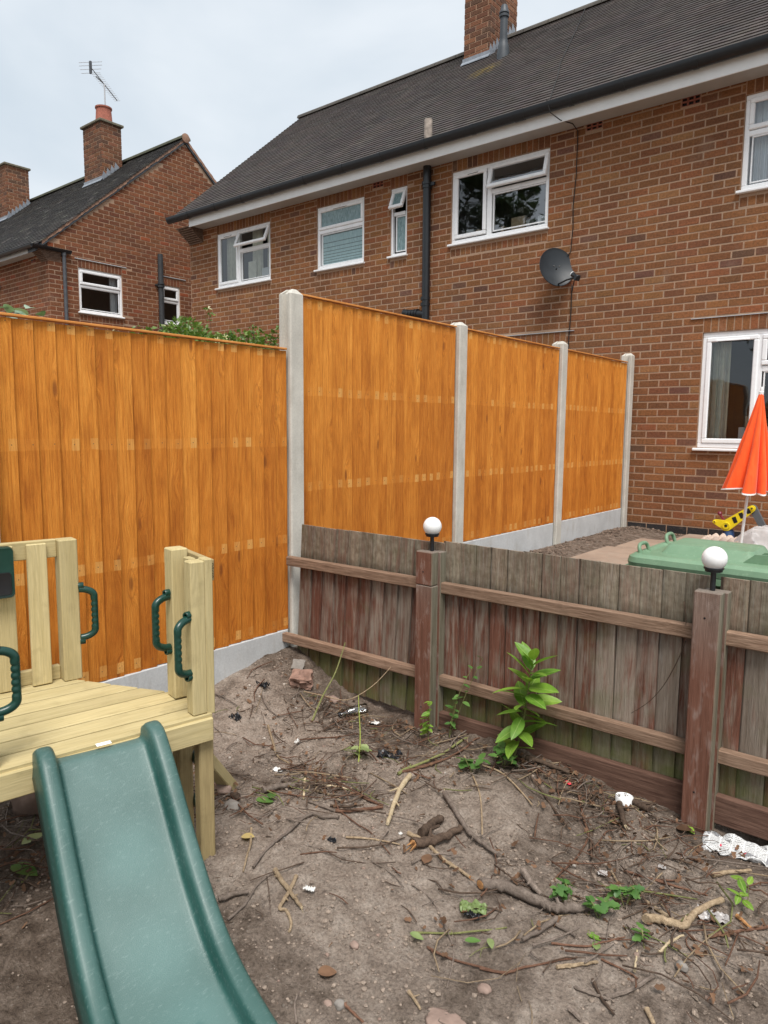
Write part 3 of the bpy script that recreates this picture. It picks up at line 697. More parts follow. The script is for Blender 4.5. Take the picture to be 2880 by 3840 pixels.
# repaired patch of grey mortar brickwork below the middle window keeps the same bond
bricks = lay(X0+.002, X1, 0, ZS, excl, off=.0) + sold
wall = MB(); mortar_sheet(wall, Ty, X0, X1, -.3, ZS+.1, wins + [(a+.01, b-.01, c+.005, d-.005) for a, b, c, d in air])
wall = wall.build('wall', M['mortar'], mh, fix=False)
place_bricks(wall, Ty, bricks, PAL_MAIN, M['brick'], 300)
m = MB(); s = X0
while s < X1:
    v, f = brick_verts(Ty, s+.003, min(s+BL-.003, X1), -.092, -.004); k_ = rnd.uniform(.6, 1.3); m.add(v, f, None, tuple(x*k_ for x in (.032, .030, .031))); s += BL
o = m.build('damp_course_bricks', M['brick'], wall, color=(0, 0, 0)); o['kind'] = 'stuff'
m = MB(); m.box(X0, X0+.02, .0, 5.9, -.3, 4.9); m.box(X1-.02, X1, .1, 5.9, -.3, 4.9); m.box(X0, X1, 5.88, 5.9, -.3, 4.9); m.build('side_wall', M['mortar'], mh)
for (a, b, c, d) in air:
    m = MB()
    for i in range(4): bar(m, Ty, a+i*(b-a)/3.0-.008 if i else a, a+i*(b-a)/3.0+.008 if i < 3 else b, c, d, -.03, -.002, .002)
    for z in (c, (c+d)/2-.006, d-.014): bar(m, Ty, a+.003, b-.003, z, z+.013, -.029, -.004, .002)
    ab = m.build('air_brick', M['terracotta'], wall); m = MB(); quad(m, Ty, a, b, c, d, -.03); m.build('air_brick_hollow', M['toy_black'], ab, fix=False)
for (a, b, z, sag) in ((.43, 2.5, 2.305, .004), (-2.75, -.937, 2.290, -.006)):
    m = MB(); m.box(a, b, -.014, .002, z-.012, z-.004); m.build('lintel_edge', M['concrete_line'], wall)
G_, GS = 'glass', 'glass_strong'
window(mh, Ty, *wins[0], fixed=[(-7.19, -6.45, 3.625, 4.095, G_)], sashes=[(-7.80, -7.275, 3.605, 4.45, G_, 0), (-7.245, -6.44, 4.15, 4.462, G_, -24)], bars=[(-7.29, -7.225, 3.6, 4.45), (-7.225, -6.46, 4.10, 4.16)],
       curtains=[(-7.75, -7.45, 3.5, 4.5, 'curtain'), (-7.05, -6.8, 3.5, 4.5, 'curtain'), (-6.66, -6.4, 3.5, 4.5, 'curtain')], vents=[(-7.66, -7.42, 4.428)], boxes=[(-7.14, -6.93, 3.6, 3.95, 'curtain'), (-6.78, -6.60, 3.6, 3.80, 'white_box'), (-6.56, -6.5, 3.6, 3.86, 'card_box')])
window(mh, Ty, *wins[1], fixed=[(-5.24, -4.38, 3.612, 4.085, 'frosted_blind')], sashes=[(-5.30, -4.375, 4.15, 4.465, 'frosted', 0)], bars=[(-5.28, -4.395, 4.095, 4.15)], room=False, vents=[(-5.0, -4.68, 4.435)])
window(mh, Ty, *wins[2], fixed=[(-3.755, -3.575, 3.615, 4.105, 'frosted')], sashes=[(-3.812, -3.560, 4.175, 4.468, 'frosted', -22)], bars=[(-3.79, -3.59, 4.115, 4.165)], fw=.035)
window(mh, Ty, *wins[3], fixed=[(-2.142, -1.375, 3.645, 4.113, GS)], sashes=[(-2.735, -2.245, 3.63, 4.462, G_, 0), (-2.20, -1.36, 4.165, 4.472, GS, -15)], bars=[(-2.235, -2.165, 3.61, 4.45), (-2.165, -1.395, 4.12, 4.175)], vents=[(-2.55, -2.35, 4.44), (-2.0, -1.66, 4.45)],
       boxes=[(-1.93, -1.73, 3.62, 3.80, 'card_box'), (-1.71, -1.66, 3.62, 3.74, 'white_box'), (-1.55, -1.41, 3.62, 3.76, 'white_box'), (-2.08, -2.03, 3.62, 3.72, 'card_box'), (-2.62, -2.5, 3.66, 3.76, 'white_box'), (-2.46, -2.4, 3.66, 3.74, 'card_box')])
window(mh, Ty, *wins[4], fixed=[(.925, 1.87, 3.635, 4.095, G_)], sashes=[(.886, 1.91, 4.16, 4.47, G_, 0)], bars=[(.895, 1.9, 4.10, 4.155)], curtains=[(.86, 1.95, 3.5, 4.52, 'curtain_white')])
window(mh, Ty, *wins[5], fixed=[(1.185, 2.26, .98, 1.70, G_)], sashes=[(.605, 1.122, .945, 2.085, G_, 0), (1.155, 2.30, 1.765, 2.085, G_, 0)], bars=[(1.115, 1.165, .93, 2.10), (1.165, 2.3, 1.70, 1.76)], curtains=[(.58, .82, .85, 2.2, 'curtain')], vents=[(.70, 1.03, 2.045)],
       boxes=[(.95, 1.10, .96, 1.12, 'white_box'), (1.01, 1.09, .96, 1.24, 'card_box'), (1.20, 1.3, .96, 1.13, 'white_box')])
window(mh, Ty, *wins[6], fixed=[(-2.5, -1.15, 1.0, 2.0, G_)])
# roof
ES, EY, EZ, RY = .848, -.40, 4.80, 2.93; RZ = EZ + ES*(RY-EY)
roof = MB(); roof.prism([(EY+.06, EZ+.03), (RY, RZ-.02), (RY+3.3, EZ+.03), (RY+3.3, EZ-.04), (RY, RZ-.10), (EY+.06, EZ-.03)], 'x', X0-.02, X1)
roof = roof.build('roof', M['flue'], mh)
PAL_T = [((.066, .056, .052), 5), ((.060, .051, .047), 4), ((.072, .061, .057), 3), ((.063, .051, .047), 2), ((.082, .070, .064), .5)]
ncr = int((RY-EY)/math.cos(math.atan(ES))/.1)
tiled_roof(roof, EY, EZ+.015, ES, X0-.025, X1, ncr, PAL_T, M['tile'], 300, skip=lambda x, y: -4.165 < x < -3.665 and y > 2.32)
m = MB(); x = X0-.06; k = 0
while x < X1:
    prof = [(.115*math.cos(t), .10*math.sin(t)) for t in [math.pi*i/8 for i in range(9)]]
    m2 = MB(); m2.prism([(RY+p, RZ-.035+q_) for p, q_ in prof], 'x', x+.004, min(x+.44, X1))
    if not (x > -4.5 and x+.44 < -3.4): m2.build('ridge_tile', M['tile'], roof, color=tuple(c*1.25 for c in (.072, .066, .058)))
    x += .446
m = MB(); m.box(X0+.42, X1, -.325, -.310, 4.615, 4.80, .003); m.build('fascia', M['fascia'], mh)
m = MB(); m.box(X0+.42, X1, -.309, -.002, 4.645, 4.655); m.build('soffit', M['soffit'], mh)
m = MB(); m.box(-.9, X1, -.292, -.276, 4.6435, 4.6455); m.build('soffit_vent', M['toy_black'], mh)
m = MB()
for i in range(9): m.box(X0+.004, X0+.40, -.03-.034*i, .0, 4.42+i*.027, 4.42+i*.027+.019, .003)
m.build('corbel', M['corbel'], mh)
gut = [(-.392+.066*math.cos(t), 4.832+.100*math.sin(t)) for t in [math.pi+math.pi*i/10 for i in range(11)]]
m = MB(); m.prism(gut + [(-.328, 4.832), (-.332, 4.828), (-.452, 4.828)], 'x', X0-.09, X1); gt = m.build('gutter', M['black_plastic'], mh, True)
for x in [-8.1, -7.35, -6.65, -5.95, -5.20, -4.45, -3.70, -2.95, -2.2, -1.55, -.9, -.3, .45, 1.2, 1.95]:
    wd = .05 if x not in (-4.45, -1.55) else .13
    m = MB(); g2 = [(-.392+.070*math.cos(t), 4.832+.105*math.sin(t)) for t in [math.pi+math.pi*i/10 for i in range(11)]]
    m.prism(g2 + [(-.322, 4.842), (-.325, 4.838), (-.455, 4.838)], 'x', x-wd/2, x+wd/2);  m.build('gutter_bracket', M['black_plastic'], gt, True)
m = MB(); m.tube([(-3.15, -.06, 4.65), (-3.15, -.06, 4.4), (-3.14, -.06, 2.4)], .056, 16); dp = m.build('downpipe', M['black_plastic'], mh, True)
for z, r in ((4.42, .072), (4.375, .066), (2.88, .068), (2.80, .068)):
    m = MB(); m.lathe([(.05, -.022), (r, -.02), (r, .02), (.05, .022)], 18, Matrix.Translation((-3.15, -.06, z))); m.build('pipe_collar', M['black_plastic'], dp, True)
m = MB(); m.box(-3.12, -3.02, -.075, -.045, 4.38, 4.42); m.build('pipe_clip', M['black_plastic'], dp)
m = MB(); m.tube([(-3.14, -.06, 2.66), (-3.25, -.07, 2.68), (-3.52, -.07, 2.72)], .052, 14); m.build('branch_pipe', M['black_plastic'], dp, True)
for x in (-3.28, -3.33, -3.38, -3.43): m = MB(); m.tube([(x-.014, -.07, 2.694), (x+.014, -.07, 2.69)], .062, 14); m.build('pipe_collar', M['black_plastic'], dp, True)
# chimney
def chimney(house, x0, x1, y0, y1, z0, z1, pal, capz, slope_z, nm='chimney'):
    m = MB(); m.box(x0+.006, x1-.006, y0+.006, y1-.006, z0, z1); ch = m.build(nm, M['mortar'], house)
    mb = MB()
    for T, a, b, k0 in ((T_y(y0), x0, x1, 0), (T_x(x1), y0, y1, 1)):
        k = int(z0/CH)
        for (p, q_, c, d, full) in lay(a+.001, b-.001, z0, z1-.0, [], off=a+(.057 if k0 else 0)):
            v, f = brick_verts(T, p, q_, c, d, .002); mb.add(v, f, None, pick(pal))
    for T, a, b in ((T_x(x0), y0, y1),):
        pass
    o = mb.build('brickwork', M['brick'], ch, color=(0, 0, 0)); o['kind'] = 'stuff'
    if capz:
        m = MB(); m.box(x0-.045, x1+.045, y0-.045, y1+.045, z1, z1+.055, .01); m.build('cap', M['cap_stone'], ch)
    # lead apron and stepped flashing
    zr = slope_z
    m = MB(); m.box(x0-.012, x1+.008, y0-.012, y0-.004, zr(y0)-.02, zr(y0)+.085); m.prism([(y0-.06, zr(y0-.06)+.026), (y0-.004, zr(y0)+.04), (y0-.004, zr(y0)+.028), (y0-.06, zr(y0-.06)+.014)], 'x', x0-.02, x1+.02); m.build('flashing', M['lead'], ch)
    m = MB(); y = y0; n = int((y1-y0)/.10)
    for i in range(n):
        ya, yb = y0+i*.10, y0+(i+1)*.10
        m.prism([(ya, zr(ya)-.02), (yb, zr(yb)-.02), (yb+.01, zr(yb)+.03), (ya+.02, zr(yb)+.105), (ya-.005, zr(ya)+.075)], 'x', x1+.002, x1+.010)
    m.build('step_flashing', M['lead'], ch)
    return ch
zr_main = lambda y: EZ+.03+ES*(y-EY)
chimney(mh, -4.165, -3.665, 2.31, 3.19, 6.9, 8.75, PAL_CHIM, True, zr_main)
m = MB(); X = Matrix.Translation((-3.245, 2.04, 0))
m.lathe([(.062, 6.85), (.062, 7.0), (.058, 7.42), (.058, 7.45), (.075, 7.455), (.078, 7.49), (.06, 7.50), (.06, 7.505), (.078, 7.51), (.078, 7.53), (.062, 7.56), (.048, 7.63), (.035, 7.635)], 20, X); fl = m.build('flue_pipe', M['flue'], mh, True)
m = MB(); m.lathe([(.10, 6.78), (.098, 6.93), (.088, 6.99), (.086, 7.03), (.07, 7.07), (.068, 7.12), (.060, 7.125)], 20, X); m.build('flue_base', M['flue'], fl, True)
m = MB(); m.lathe([(.055, 4.78), (.055, 5.10), (.050, 5.12), (.04, 5.12), (.04, 5.0)], 16, Matrix.Translation((-2.95, -.325, 0))); m.build('vent_stub', M['stub_pipe'], mh, True)

# ------------------------------------------------------------------ neighbouring house on the left
XG, YE = -10.6, -1.724
lh = thing('neighbour_house', (-14, 1, -.1), 'gabled brick house behind the fence with tall chimney and dark mossy roof', 'house')
Tg, Te = T_x(XG), T_y(YE)
LS, LEY, LEZ, LRY = .862, -2.02, 4.285, 1.34; LRZ = LEZ + LS*(LRY-LEY)
gz = lambda y: LEZ - .03 + LS*((y if y <= LRY else 2*LRY-y)-LEY)
lw = [(-1.150, -.231, 3.262, 4.092), (.672, 1.138, 3.262, 4.055)]
ex2 = list(lw); so2 = []
for (a, b, c, d) in lw:
    ex2 += [(a, b, d-.01, d+.155), (a, b, c-.16, c+.01)]; so2 += soldiers(a, b, d, d+.15, .077) + soldiers(a, b, c-.155, c-.05, .077)
lb = lay(YE, 4.4, 1.4, 7.2, ex2, off=YE, keep=lambda a, b, c, d: d < min(gz(a), gz(b))-.0 or (c+d)/2+.02 < min(gz(a), gz(b))) + so2
w2 = MB(); mortar_sheet(w2, Tg, YE, 4.4, -.3, 4.42, lw)
w2.add([Tg(YE-.0, -.0045, 4.42), Tg(4.4, -.0045, 4.42), Tg(4.4, -.0045, 4.53), Tg(LRY, -.0045, gz(LRY)), Tg(YE, -.0045, gz(YE))], [(0, 1, 2, 3, 4)])
w2 = w2.build('gable_wall', M['mortar'], lh, fix=False)
place_bricks(w2, Tg, lb, PAL_LEFT, M['brick'], 220, vis=lambda x, y, z: y < 1.1)
w3 = MB(); mortar_sheet(w3, Te, -24, XG, -.3, 4.30, [(-11.29, -11.10, 4.15, 4.215)]); w3 = w3.build('front_wall', M['mortar'], lh, fix=False)
place_bricks(w3, Te, lay(-17, XG-.002, 1.4, 4.28, [(-11.29, -11.10, 4.15, 4.225)], off=XG-BL), PAL_LEFT, M['brick'], 80)
m = MB(); bar(m, Te, -11.29, -11.10, 4.15, 4.165, -.03, -.002, .002); bar(m, Te, -11.29, -11.10, 4.182, 4.19, -.03, -.002, .002); bar(m, Te, -11.20, -11.19, 4.15, 4.22, -.03, -.004, .002); quad(m, Te, -11.29, -11.10, 4.15, 4.22, -.04); m.build('air_brick', M['terracotta'], w3)
window(lh, Tg, *lw[0], fixed=[(-1.10, -.295, 3.325, 3.735, G_)], sashes=[(-1.11, -.27, 3.785, 4.055, G_, 0)], bars=[(-1.10, -.28, 3.735, 3.78)], curtains=[(-.42, -.26, 3.2, 4.1, 'curtain_white')], fw=.045)
window(lh, Tg, *lw[1], fixed=[(.725, 1.085, 3.33, 3.705, G_)], sashes=[(.705, 1.105, 3.755, 4.02, G_, 0)], bars=[(.715, 1.095, 3.705, 3.75)], fw=.045)
for (a, b, z) in ((-1.215, -.135, 4.252), (.66, 1.285, 4.234)):
    m = MB(); m.box(XG-.002, XG+.016, a, b, z-.007, z+.007); m.build('lintel_edge', M['concrete_line'], w2)
lroof = MB(); lroof.prism([(LEY+.05, LEZ+.02), (LRY, LRZ-.02), (2*LRY-LEY-.05, LEZ+.02), (2*LRY-LEY-.05, LEZ-.05), (LRY, LRZ-.10), (LEY+.05, LEZ-.05)], 'x', -24, XG+.03); lroof = lroof.build('roof', M['flue'], lh)
PAL_T2 = [((.040, .037, .035), 5), ((.032, .030, .029), 4), ((.052, .049, .045), 3), ((.11, .104, .094), .35)]
tiled_roof(lroof, LEY, LEZ+.015, LS, -21, XG+.05, int((LRY-LEY)/math.cos(math.atan(LS))/.1), PAL_T2, M['tile'], 200, skip=lambda x, y: -13.38 < x < -12.6 and y > .62)
for sgn in (1, -1):   # mortar bedded verge, broken edge
    m = MB(); y = YE-.12
    while y < LRY-.01:
        y2 = min(y + .055, LRY); ya, yb = (y, y2) if sgn > 0 else (2*LRY-y, 2*LRY-y2); h = rnd.uniform(.012, .035)
        m.prism([(ya, gz(ya)-h), (yb, gz(yb)-h), (yb, gz(yb)+.046), (ya, gz(ya)+.046)], 'x', XG-.02, XG+.036+rnd.uniform(-.004, .006)); y = y2
    m.build('verge', M['mortar_verge'], lroof)
x = -21
while x < XG:
    m = MB(); m.prism([(LRY+.12*math.cos(t), LRZ-.03+.10*math.sin(t)) for t in [math.pi*i/8 for i in range(9)]], 'x', x+.004, x+.45)
    m.build('ridge_tile', M['tile'], lroof, color=tuple(c*1.05 for c in (.075, .078, .055))); x += .455
m = MB(); m.lathe([(.095, 0), (.095, .03), (.06, .04)], 14, Matrix.Translation((XG+.03, LRY, LRZ)) @ Matrix.Rotation(R(90), 4, 'Y')); m.build('ridge_end', M['mortar_verge'], lroof, True)
m = MB(); m.box(-24, XG-.25, YE-.255, YE-.235, 4.23, 4.34); m.box(-24, XG-.25, YE-.235, YE-.002, 4.262, 4.275); m.build('soffit', M['soffit'], lh)
m = MB()
for i in range(8): m.box(XG-.27, XG+.004+.006*i, YE-.012-.026*i, -1.50, 4.115+i*.0235, 4.115+i*.0235+.0165, .003)
m.build('corbel', M['corbel'], lh)
gp = lambda cx, cz: [(cx+.055*math.cos(t), cz+.06*math.sin(t)) for t in [math.pi+math.pi*i/8 for i in range(9)]]
m = MB(); m.prism(gp(YE-.30, 4.345), 'x', -24, XG+.07); m.prism(gp(XG+.06, 4.345), 'y', YE-.33, -1.315); m.build('gutter', M['black_plastic'], lh, True)
m = MB(); m.tube([(XG+.05, -1.445, 4.30), (XG+.05, -1.445, 1.2)], .034, 12); dpl = m.build('downpipe', M['grey_pipe'], lh, True)
m = MB(); m.tube([(XG+.05, -1.445, 4.33), (XG+.05, -1.445, 4.24)], .043, 12); m.build('pipe_collar', M['grey_pipe'], dpl, True)
m = MB(); m.tube([(XG+.07, .622, 4.65), (XG+.07, .622, 1.2)], .055, 14); spl = m.build('soil_pipe', M['cast_iron'], lh, True)
m = MB()
for z in (4.05, 3.995): m.tube([(XG+.07, .622, z-.015), (XG+.07, .622, z+.015)], .073, 14)
m.box(XG, XG+.05, .52, .72, 4.01, 4.035); m.build('pipe_collar', M['cast_iron'], spl, True)
zr_l = lambda y: LEZ+.03+LS*(y-LEY)
c1 = chimney(lh, -13.385, -12.60, .576, 1.075, 6.2, 7.80, PAL_CHIM, True, zr_l)
m = MB(); m.lathe([(.20, 7.85), (.20, 7.87), (.185, 7.9), (.165, 8.2), (.185, 8.215), (.185, 8.245), (.15, 8.245), (.14, 8.1)], 20, Matrix.Translation((-12.93, .85, 0))); m.build('chimney_pot', M['terracotta'], c1, True)
m = MB(); m.box(-13.2, -13.06, .75, .9, 7.855, 7.89); m.build('mortar_lump', M['cap_stone'], c1)
chimney(lh, -18.1, -17.22, .50, 1.1, 6.2, 7.85, PAL_CHIM, True, zr_l)
# wall lamp at the far left of that house
m = MB(); m.lathe([(.02, -.04), (.055, -.035), (.06, 0), (.045, .03), (.02, .045)], 18, Matrix.Translation((-12.68, YE-.06, 3.86)) @ Matrix.Rotation(R(90), 4, 'X')); m.build('wall_light', M['white_plastic'], lh, True)

# ------------------------------------------------------------------ things fixed to the houses
al = thing('tv_aerial', (-12.86, .85, 8.2), 'thin grey television aerial on the chimney pot of the gabled house', 'aerial')
m = MB(); m.tube([(-12.86, .85, 8.0), (-12.86, .85, 8.74)], .016, 8); m.build('mast', M['aluminium'], al)
A, B = Vector((-13.16, .70, 9.13)), Vector((-12.60, 1.0, 8.36)); dv = (B-A)
m = MB(); m.tube([A, B], .010, 6); m.tube([A + dv*.2 + Vector((0, 0, -.06)), A+dv*.5, Vector((-12.86, .85, 8.62))], .012, 6); m.build('boom', M['cable'], al)
ed = Vector((.83, .56, 0))
for i in range(16):
    t = .22+.78*i/15; P = A+dv*t; h = .12-.05*t; m = MB(); m.tube([P-ed*h, P+ed*h], .0045, 5); m.build('element', M['aluminium'], al)
for k, (dz, h) in enumerate(((.10, .27), (.03, .27), (-.05, .25), (-.13, .22))):
    P = A + Vector((.0, 0, dz)); m = MB(); m.tube([P-ed*h, P+ed*h], .006, 5); m.build('reflector_rod', M['aluminium'], al)
m = MB(); m.box(A.x-.03, A.x+.03, A.y-.02, A.y+.02, A.z-.14, A.z+.12); m.build('reflector_bracket', M['grey_pipe'], al)

sd_ = thing('satellite_dish', (-1.08, 0, 3.0), 'dark grey satellite dish on the brick wall', 'dish')
dn = Vector((.74, -.62, .26)).normalized(); dc = Vector((-1.12, -.155, 3.03)); qx = Vector((0, 0, 1)).cross(dn).normalized(); qy = dn.cross(qx)
MX = Matrix((qx, qy, dn)).transposed().to_4x4(); MX.translation = dc
m = MB(); prof = [(0, -.045)] + [(r, -.045+.045*(r/.23)**2) for r in (.04, .08, .12, .16, .2, .225)] + [(.232, .003), (.236, -.003), (.23, -.012), (.2, -.022), (.12, -.048), (0.001, -.058)]
vs = []; m.lathe([(max(r, .001), z) for r, z in prof], 40, MX @ Matrix.Diagonal((.95, 1.05, 1, 1))); m.build('reflector', M['dish'], sd_, True)
lnb = Vector((-.80, -.33, 2.86)); foot = dc - qy*.22 + dn*.0
m = MB(); m.tube([foot, foot.lerp(lnb, .5), lnb + Vector((0, 0, -.02))], .011, 8); m.build('feed_arm', M['black_plastic'], sd_)
fd = (dc-lnb).normalized(); MF = Matrix.Translation(lnb) @ fd.to_track_quat('Z', 'Y').to_matrix().to_4x4()
m = MB(); m.lathe([(.02, -.06), (.022, 0), (.026, .035), (.03, .05)], 14, MF); m.box(-.03, .03, -.045, .02, -.07, -.02, .006, MF); lb_ = m.build('feed_horn', M['black_plastic'], sd_, True)
m = MB(); m.lathe([(.029, .05), (.031, .052), (.03, .062), (.01, .065)], 14, MF); m.build('feed_cap', M['lnb_white'], sd_, True)
m = MB(); m.tube([dc - dn*.05, Vector((-1.14, -.05, 2.98)), Vector((-1.14, .0, 2.98))], .018, 8); m.build('bracket', M['black_plastic'], sd_)
for a_, b_ in ((-.02, .03), (.05, .03), (-.02, -.16), (.03, -.15)):
    m = MB(); m.lathe([(.007, 0), (.007, .008), (.001, .01)], 8, MX @ Matrix.Translation((a_, b_, -.043))); m.build('bolt', M['screw'], sd_)
def cable(label, pts, r, name='cable', mat='cable'):
    m = MB(); m.tube(pts, r, 6); return tag(m.build(name, M[mat], None, True), label, 'cable')
zrc = lambda x, y: (x, y, zr_main(y)+.028)
cable('thin dark cable running down the tiled roof over the gutter to the wall', [zrc(-2.264, 2.83), zrc(-1.98, 1.95), zrc(-1.80, 1.345), zrc(-1.62, .75), zrc(-1.42, .28), zrc(-1.30, -.05), zrc(-1.19, -.34), (-1.18, -.452, 4.84), (-1.13, -.44, 4.70), (-1.05, -.345, 4.63), (-.99, -.15, 4.637), (-.985, -.012, 4.60), (-.985, -.010, 4.1), (-1.01, -.010, 3.75), (-1.0, -.010, 3.5), (-1.02, -.010, 3.22), (-1.06, -.012, 3.17)], .0055)
cable('black cable hanging down the brick wall below the satellite dish', [tuple(lnb), (-.86, -.26, 2.72), (-.93, -.12, 2.72), (-.985, -.012, 2.83), (-.985, -.010, 2.5), (-1.0, -.010, 2.2), (-1.01, -.010, 1.4), (-1.01, -.010, .2)], .006)
# ================================================================== GROUND
def sm(a, b, t):
    t = max(0, min(1, (t-a)/(b-a))); return t*t*(3-2*t)
def gauss(x, s): return math.exp(-(x/s)**2)
def ground_z(x, y, fine=True):
    if y > -5.42 and x > -.2:
        z = -.46 + .37*sm(-3.3, -2.5, y)
        z += .035*gauss(x+.05, .28)*sm(-2.9, -2.4, y) - .03*sm(.2, .35, x)*sm(-2.9, -2.4, y)
    else:
        z = -.462
        z += .115*gauss(x+.12, .45)*gauss(y+5.45, .55) + .095*gauss(x+.2, .35)*sm(-7.6, -6.2, y)
        z += .075*gauss(x-1.28, .42)*gauss(y+5.48, .17) + .02*gauss(x-1.8, .35)*gauss(y+5.5, .15)
        z -= .085*gauss(x-2.48, .16)*gauss(y+5.50, .12)
        z += .05*gauss(x-1.5, .30)*gauss(y+5.9, .22) - .04*gauss(x-1.95, .25)*gauss(y+5.95, .2) + .03*gauss(x-1.2, .35)*gauss(y+6.75, .3)
        if x < -.24: z = -.35
    if fine and -.6 < x < 3.6 and y > -8.1 and y < .05:
        p = Vector((x, y, 0)); k = 1 if y < -5.4 else .6
        z += k*(.020*mnoise.noise(p*3.1) + .014*mnoise.noise(p*8.7+Vector((3, 1, 0))) + .0085*mnoise.noise(p*21) + .0085*abs(mnoise.noise(p*43)) + .0042*mnoise.noise(p*95))
    return z
def axis_steps(lo, hi, a, b, fine, mid):
    xs = [lo, lo/2, lo/5, -40, -24] ; xs = [x for x in xs if x < a-8]
    x = a-8
    while x < a-.01: xs.append(x); x += max(mid, (a-x)*.3)
    n = int(round((b-a)/fine)); xs += [a+(b-a)*i/n for i in range(n+1)]
    x = b+mid
    while x < b+12: xs.append(x); x += max(mid, (x-b)*.3)
    return xs + [hi/5, hi/2, hi]
gx = axis_steps(-300, 300, -.34, 2.95, .0085, .12); gy = axis_steps(-300, 300, -7.75, -5.40, .0085, .12)
mb = MB(); mb.v = [(x, y, ground_z(x, y)) for y in gy for x in gx]; nx_ = len(gx)
mb.f = [(j*nx_+i, j*nx_+i+1, (j+1)*nx_+i+1, (j+1)*nx_+i) for j in range(len(gy)-1) for i in range(nx_-1)]
struct('ground', mb.mesh('ground', 'all', fix=False), M['soil'])
GZ = lambda x, y: ground_z(x, y)

# patio
pat = MB(); pat.box(.10, 3.3, -2.52, -.06, -.20, -.098); pat = struct('patio', pat.mesh('patio'), M['soil'])
rows = [(-.78, -.10, .56), (-1.52, -.79, .27), (-2.50, -1.53, .20)]
for (ya, yb, xa) in rows:
    x = xa
    while x < 3.2:
        wd = .76 if ya < -1 else .70; m = MB(); t = rnd.uniform(-.004, .004)
        m.box(x+.006, x+wd-.006, ya+.006, yb-.006, -.10, -.066+t, .006); m.build('paving_slab', M['slab'], pat); x += wd

# ================================================================== TALL ORANGE FENCE
PW = 1.634; FX = -.199
def feather(h, bw=.102, jt=0):
    m = MB(); n = 7; vs = []; fs = []
    for j in range(n):
        z = h*j/(n-1); w = rnd.uniform(-.0012, .0012)
        vs += [(-.0, -.008, z), (.003+jt, -.008, z), (.0175+jt+w*.5, bw-.008+w, z), (.002, bw-.008+w, z)]
    for j in range(n-1):
        for k in range(4):
            a = j*4+k; b = j*4+(k+1) % 4; fs.append((a, b, b+4, a+4))
    fs += [(3, 2, 1, 0), tuple((n-1)*4+k for k in range(4))]
    m.add(vs, fs); return m.mesh('board')
def fence_panel(y0, y1, zb, zt, label):
    t = thing('orange_fence', (FX, (y0+y1)/2, zb), label, 'fence', 'new orange fence panels')
    n = 18; pitch = (y1-y0-.004)/n; h = zt-zb-.012; var = [feather(h, pitch+.011, rnd.uniform(-.001, .001)) for _ in range(4)]
    for i in range(n):
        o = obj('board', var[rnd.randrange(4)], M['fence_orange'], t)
        o.location = (FX-.0125+rnd.uniform(0, .0015), y0+.004+i*pitch, zb+rnd.uniform(-.003, .003)); o.rotation_euler = (rnd.uniform(-.0015, .0015), 0, 0)
    m = MB(); m.box(-.5*(y1-y0), .5*(y1-y0), -.02, .013, -.006, .005, .002)
    obj('capping', m.mesh('capping'), M['cap_orange'], t, Matrix.Translation((FX-.004, (y0+y1)/2, zt)) @ Matrix.Rotation(R(90), 4, 'Z'))
    for k in (.05, .55, 1.125, 1.6):
        m = MB(); m.box(-.5*(y1-y0), .5*(y1-y0), -.018, .018, -.02, .02, .002)
        obj('back_rail', m.mesh('back_rail'), M['cap_orange'], t, Matrix.Translation((FX-.036, (y0+y1)/2, zb+k)) @ Matrix.Rotation(R(90), 4, 'Z'))
    return t
Y0 = -5.3521; GAP = .1451; PY = [Y0 + i*(PW+GAP) for i in range(3)]
fence_panel(Y0-GAP+.028-PW-.0, Y0-GAP+.028, -.135, 1.525, 'lower orange fence panel behind the play platform, nearest the camera')
fence_panel(PY[0]-.006, PY[0]+PW+.006, .167, 1.848, 'tall orange fence panel right of the thickest concrete post, second in the row')
fence_panel(PY[1]-.006, PY[1]+PW+.006, .167, 1.848, 'tall orange fence panel third in the row, second from the house wall')
fence_panel(PY[2]-.006, PY[2]+PW-.02, .170, 1.850, 'last orange fence panel next to the brick house wall')
def concrete_post(yc, ztop, zbot, label, w=.112, dep=.118):
    x1, x0 = FX+.042, FX+.042-dep; h = w/2; s = .022; c = .008; mid = (x0+x1)/2
    prof = [(x1, yc-h+c), (x1, yc+h-c), (x1-c, yc+h), (mid+.026, yc+h), (mid+.022, yc+h-s), (mid-.022, yc+h-s), (mid-.026, yc+h), (x0, yc+h), (x0, yc-h), (mid-.026, yc-h), (mid-.022, yc-h+s), (mid+.022, yc-h+s), (mid+.026, yc-h), (x1-c, yc-h)]
    m = MB(); n = len(prof); vs = [(x, y, zbot) for x, y in prof] + [(x, y, ztop-.028) for x, y in prof] + [(mid+(x-mid)*.55, yc+(y-yc)*.30, ztop) for x, y in prof]
    fs = [(k, (k+1) % n, n+(k+1) % n, n+k) for k in range(n)] + [(n+k, n+(k+1) % n, 2*n+(k+1) % n, 2*n+k) for k in range(n)] + [tuple(range(2*n, 3*n))]
    m.add(vs, fs); return tag(m.build('concrete_post', M['concrete_post']), label, 'post', 'concrete fence posts')
concrete_post(Y0-.060, 1.866, -.6, 'pale concrete post between the lower and the taller orange panels', .108, .095)
concrete_post(PY[0]+PW+.068, 1.888, -.6, 'slotted concrete post behind the first globe lamp, chipped at mid height')
concrete_post(PY[1]+PW+.070, 1.918, -.5, 'slotted concrete post between the last two orange panels')
concrete_post(PY[2]+PW+.062, 1.955, -.4, 'concrete fence post standing against the brick house wall', .105)
concrete_post(Y0-GAP-PW-.03, 1.6, -.6, 'concrete post at the outer end of the lower orange panel')
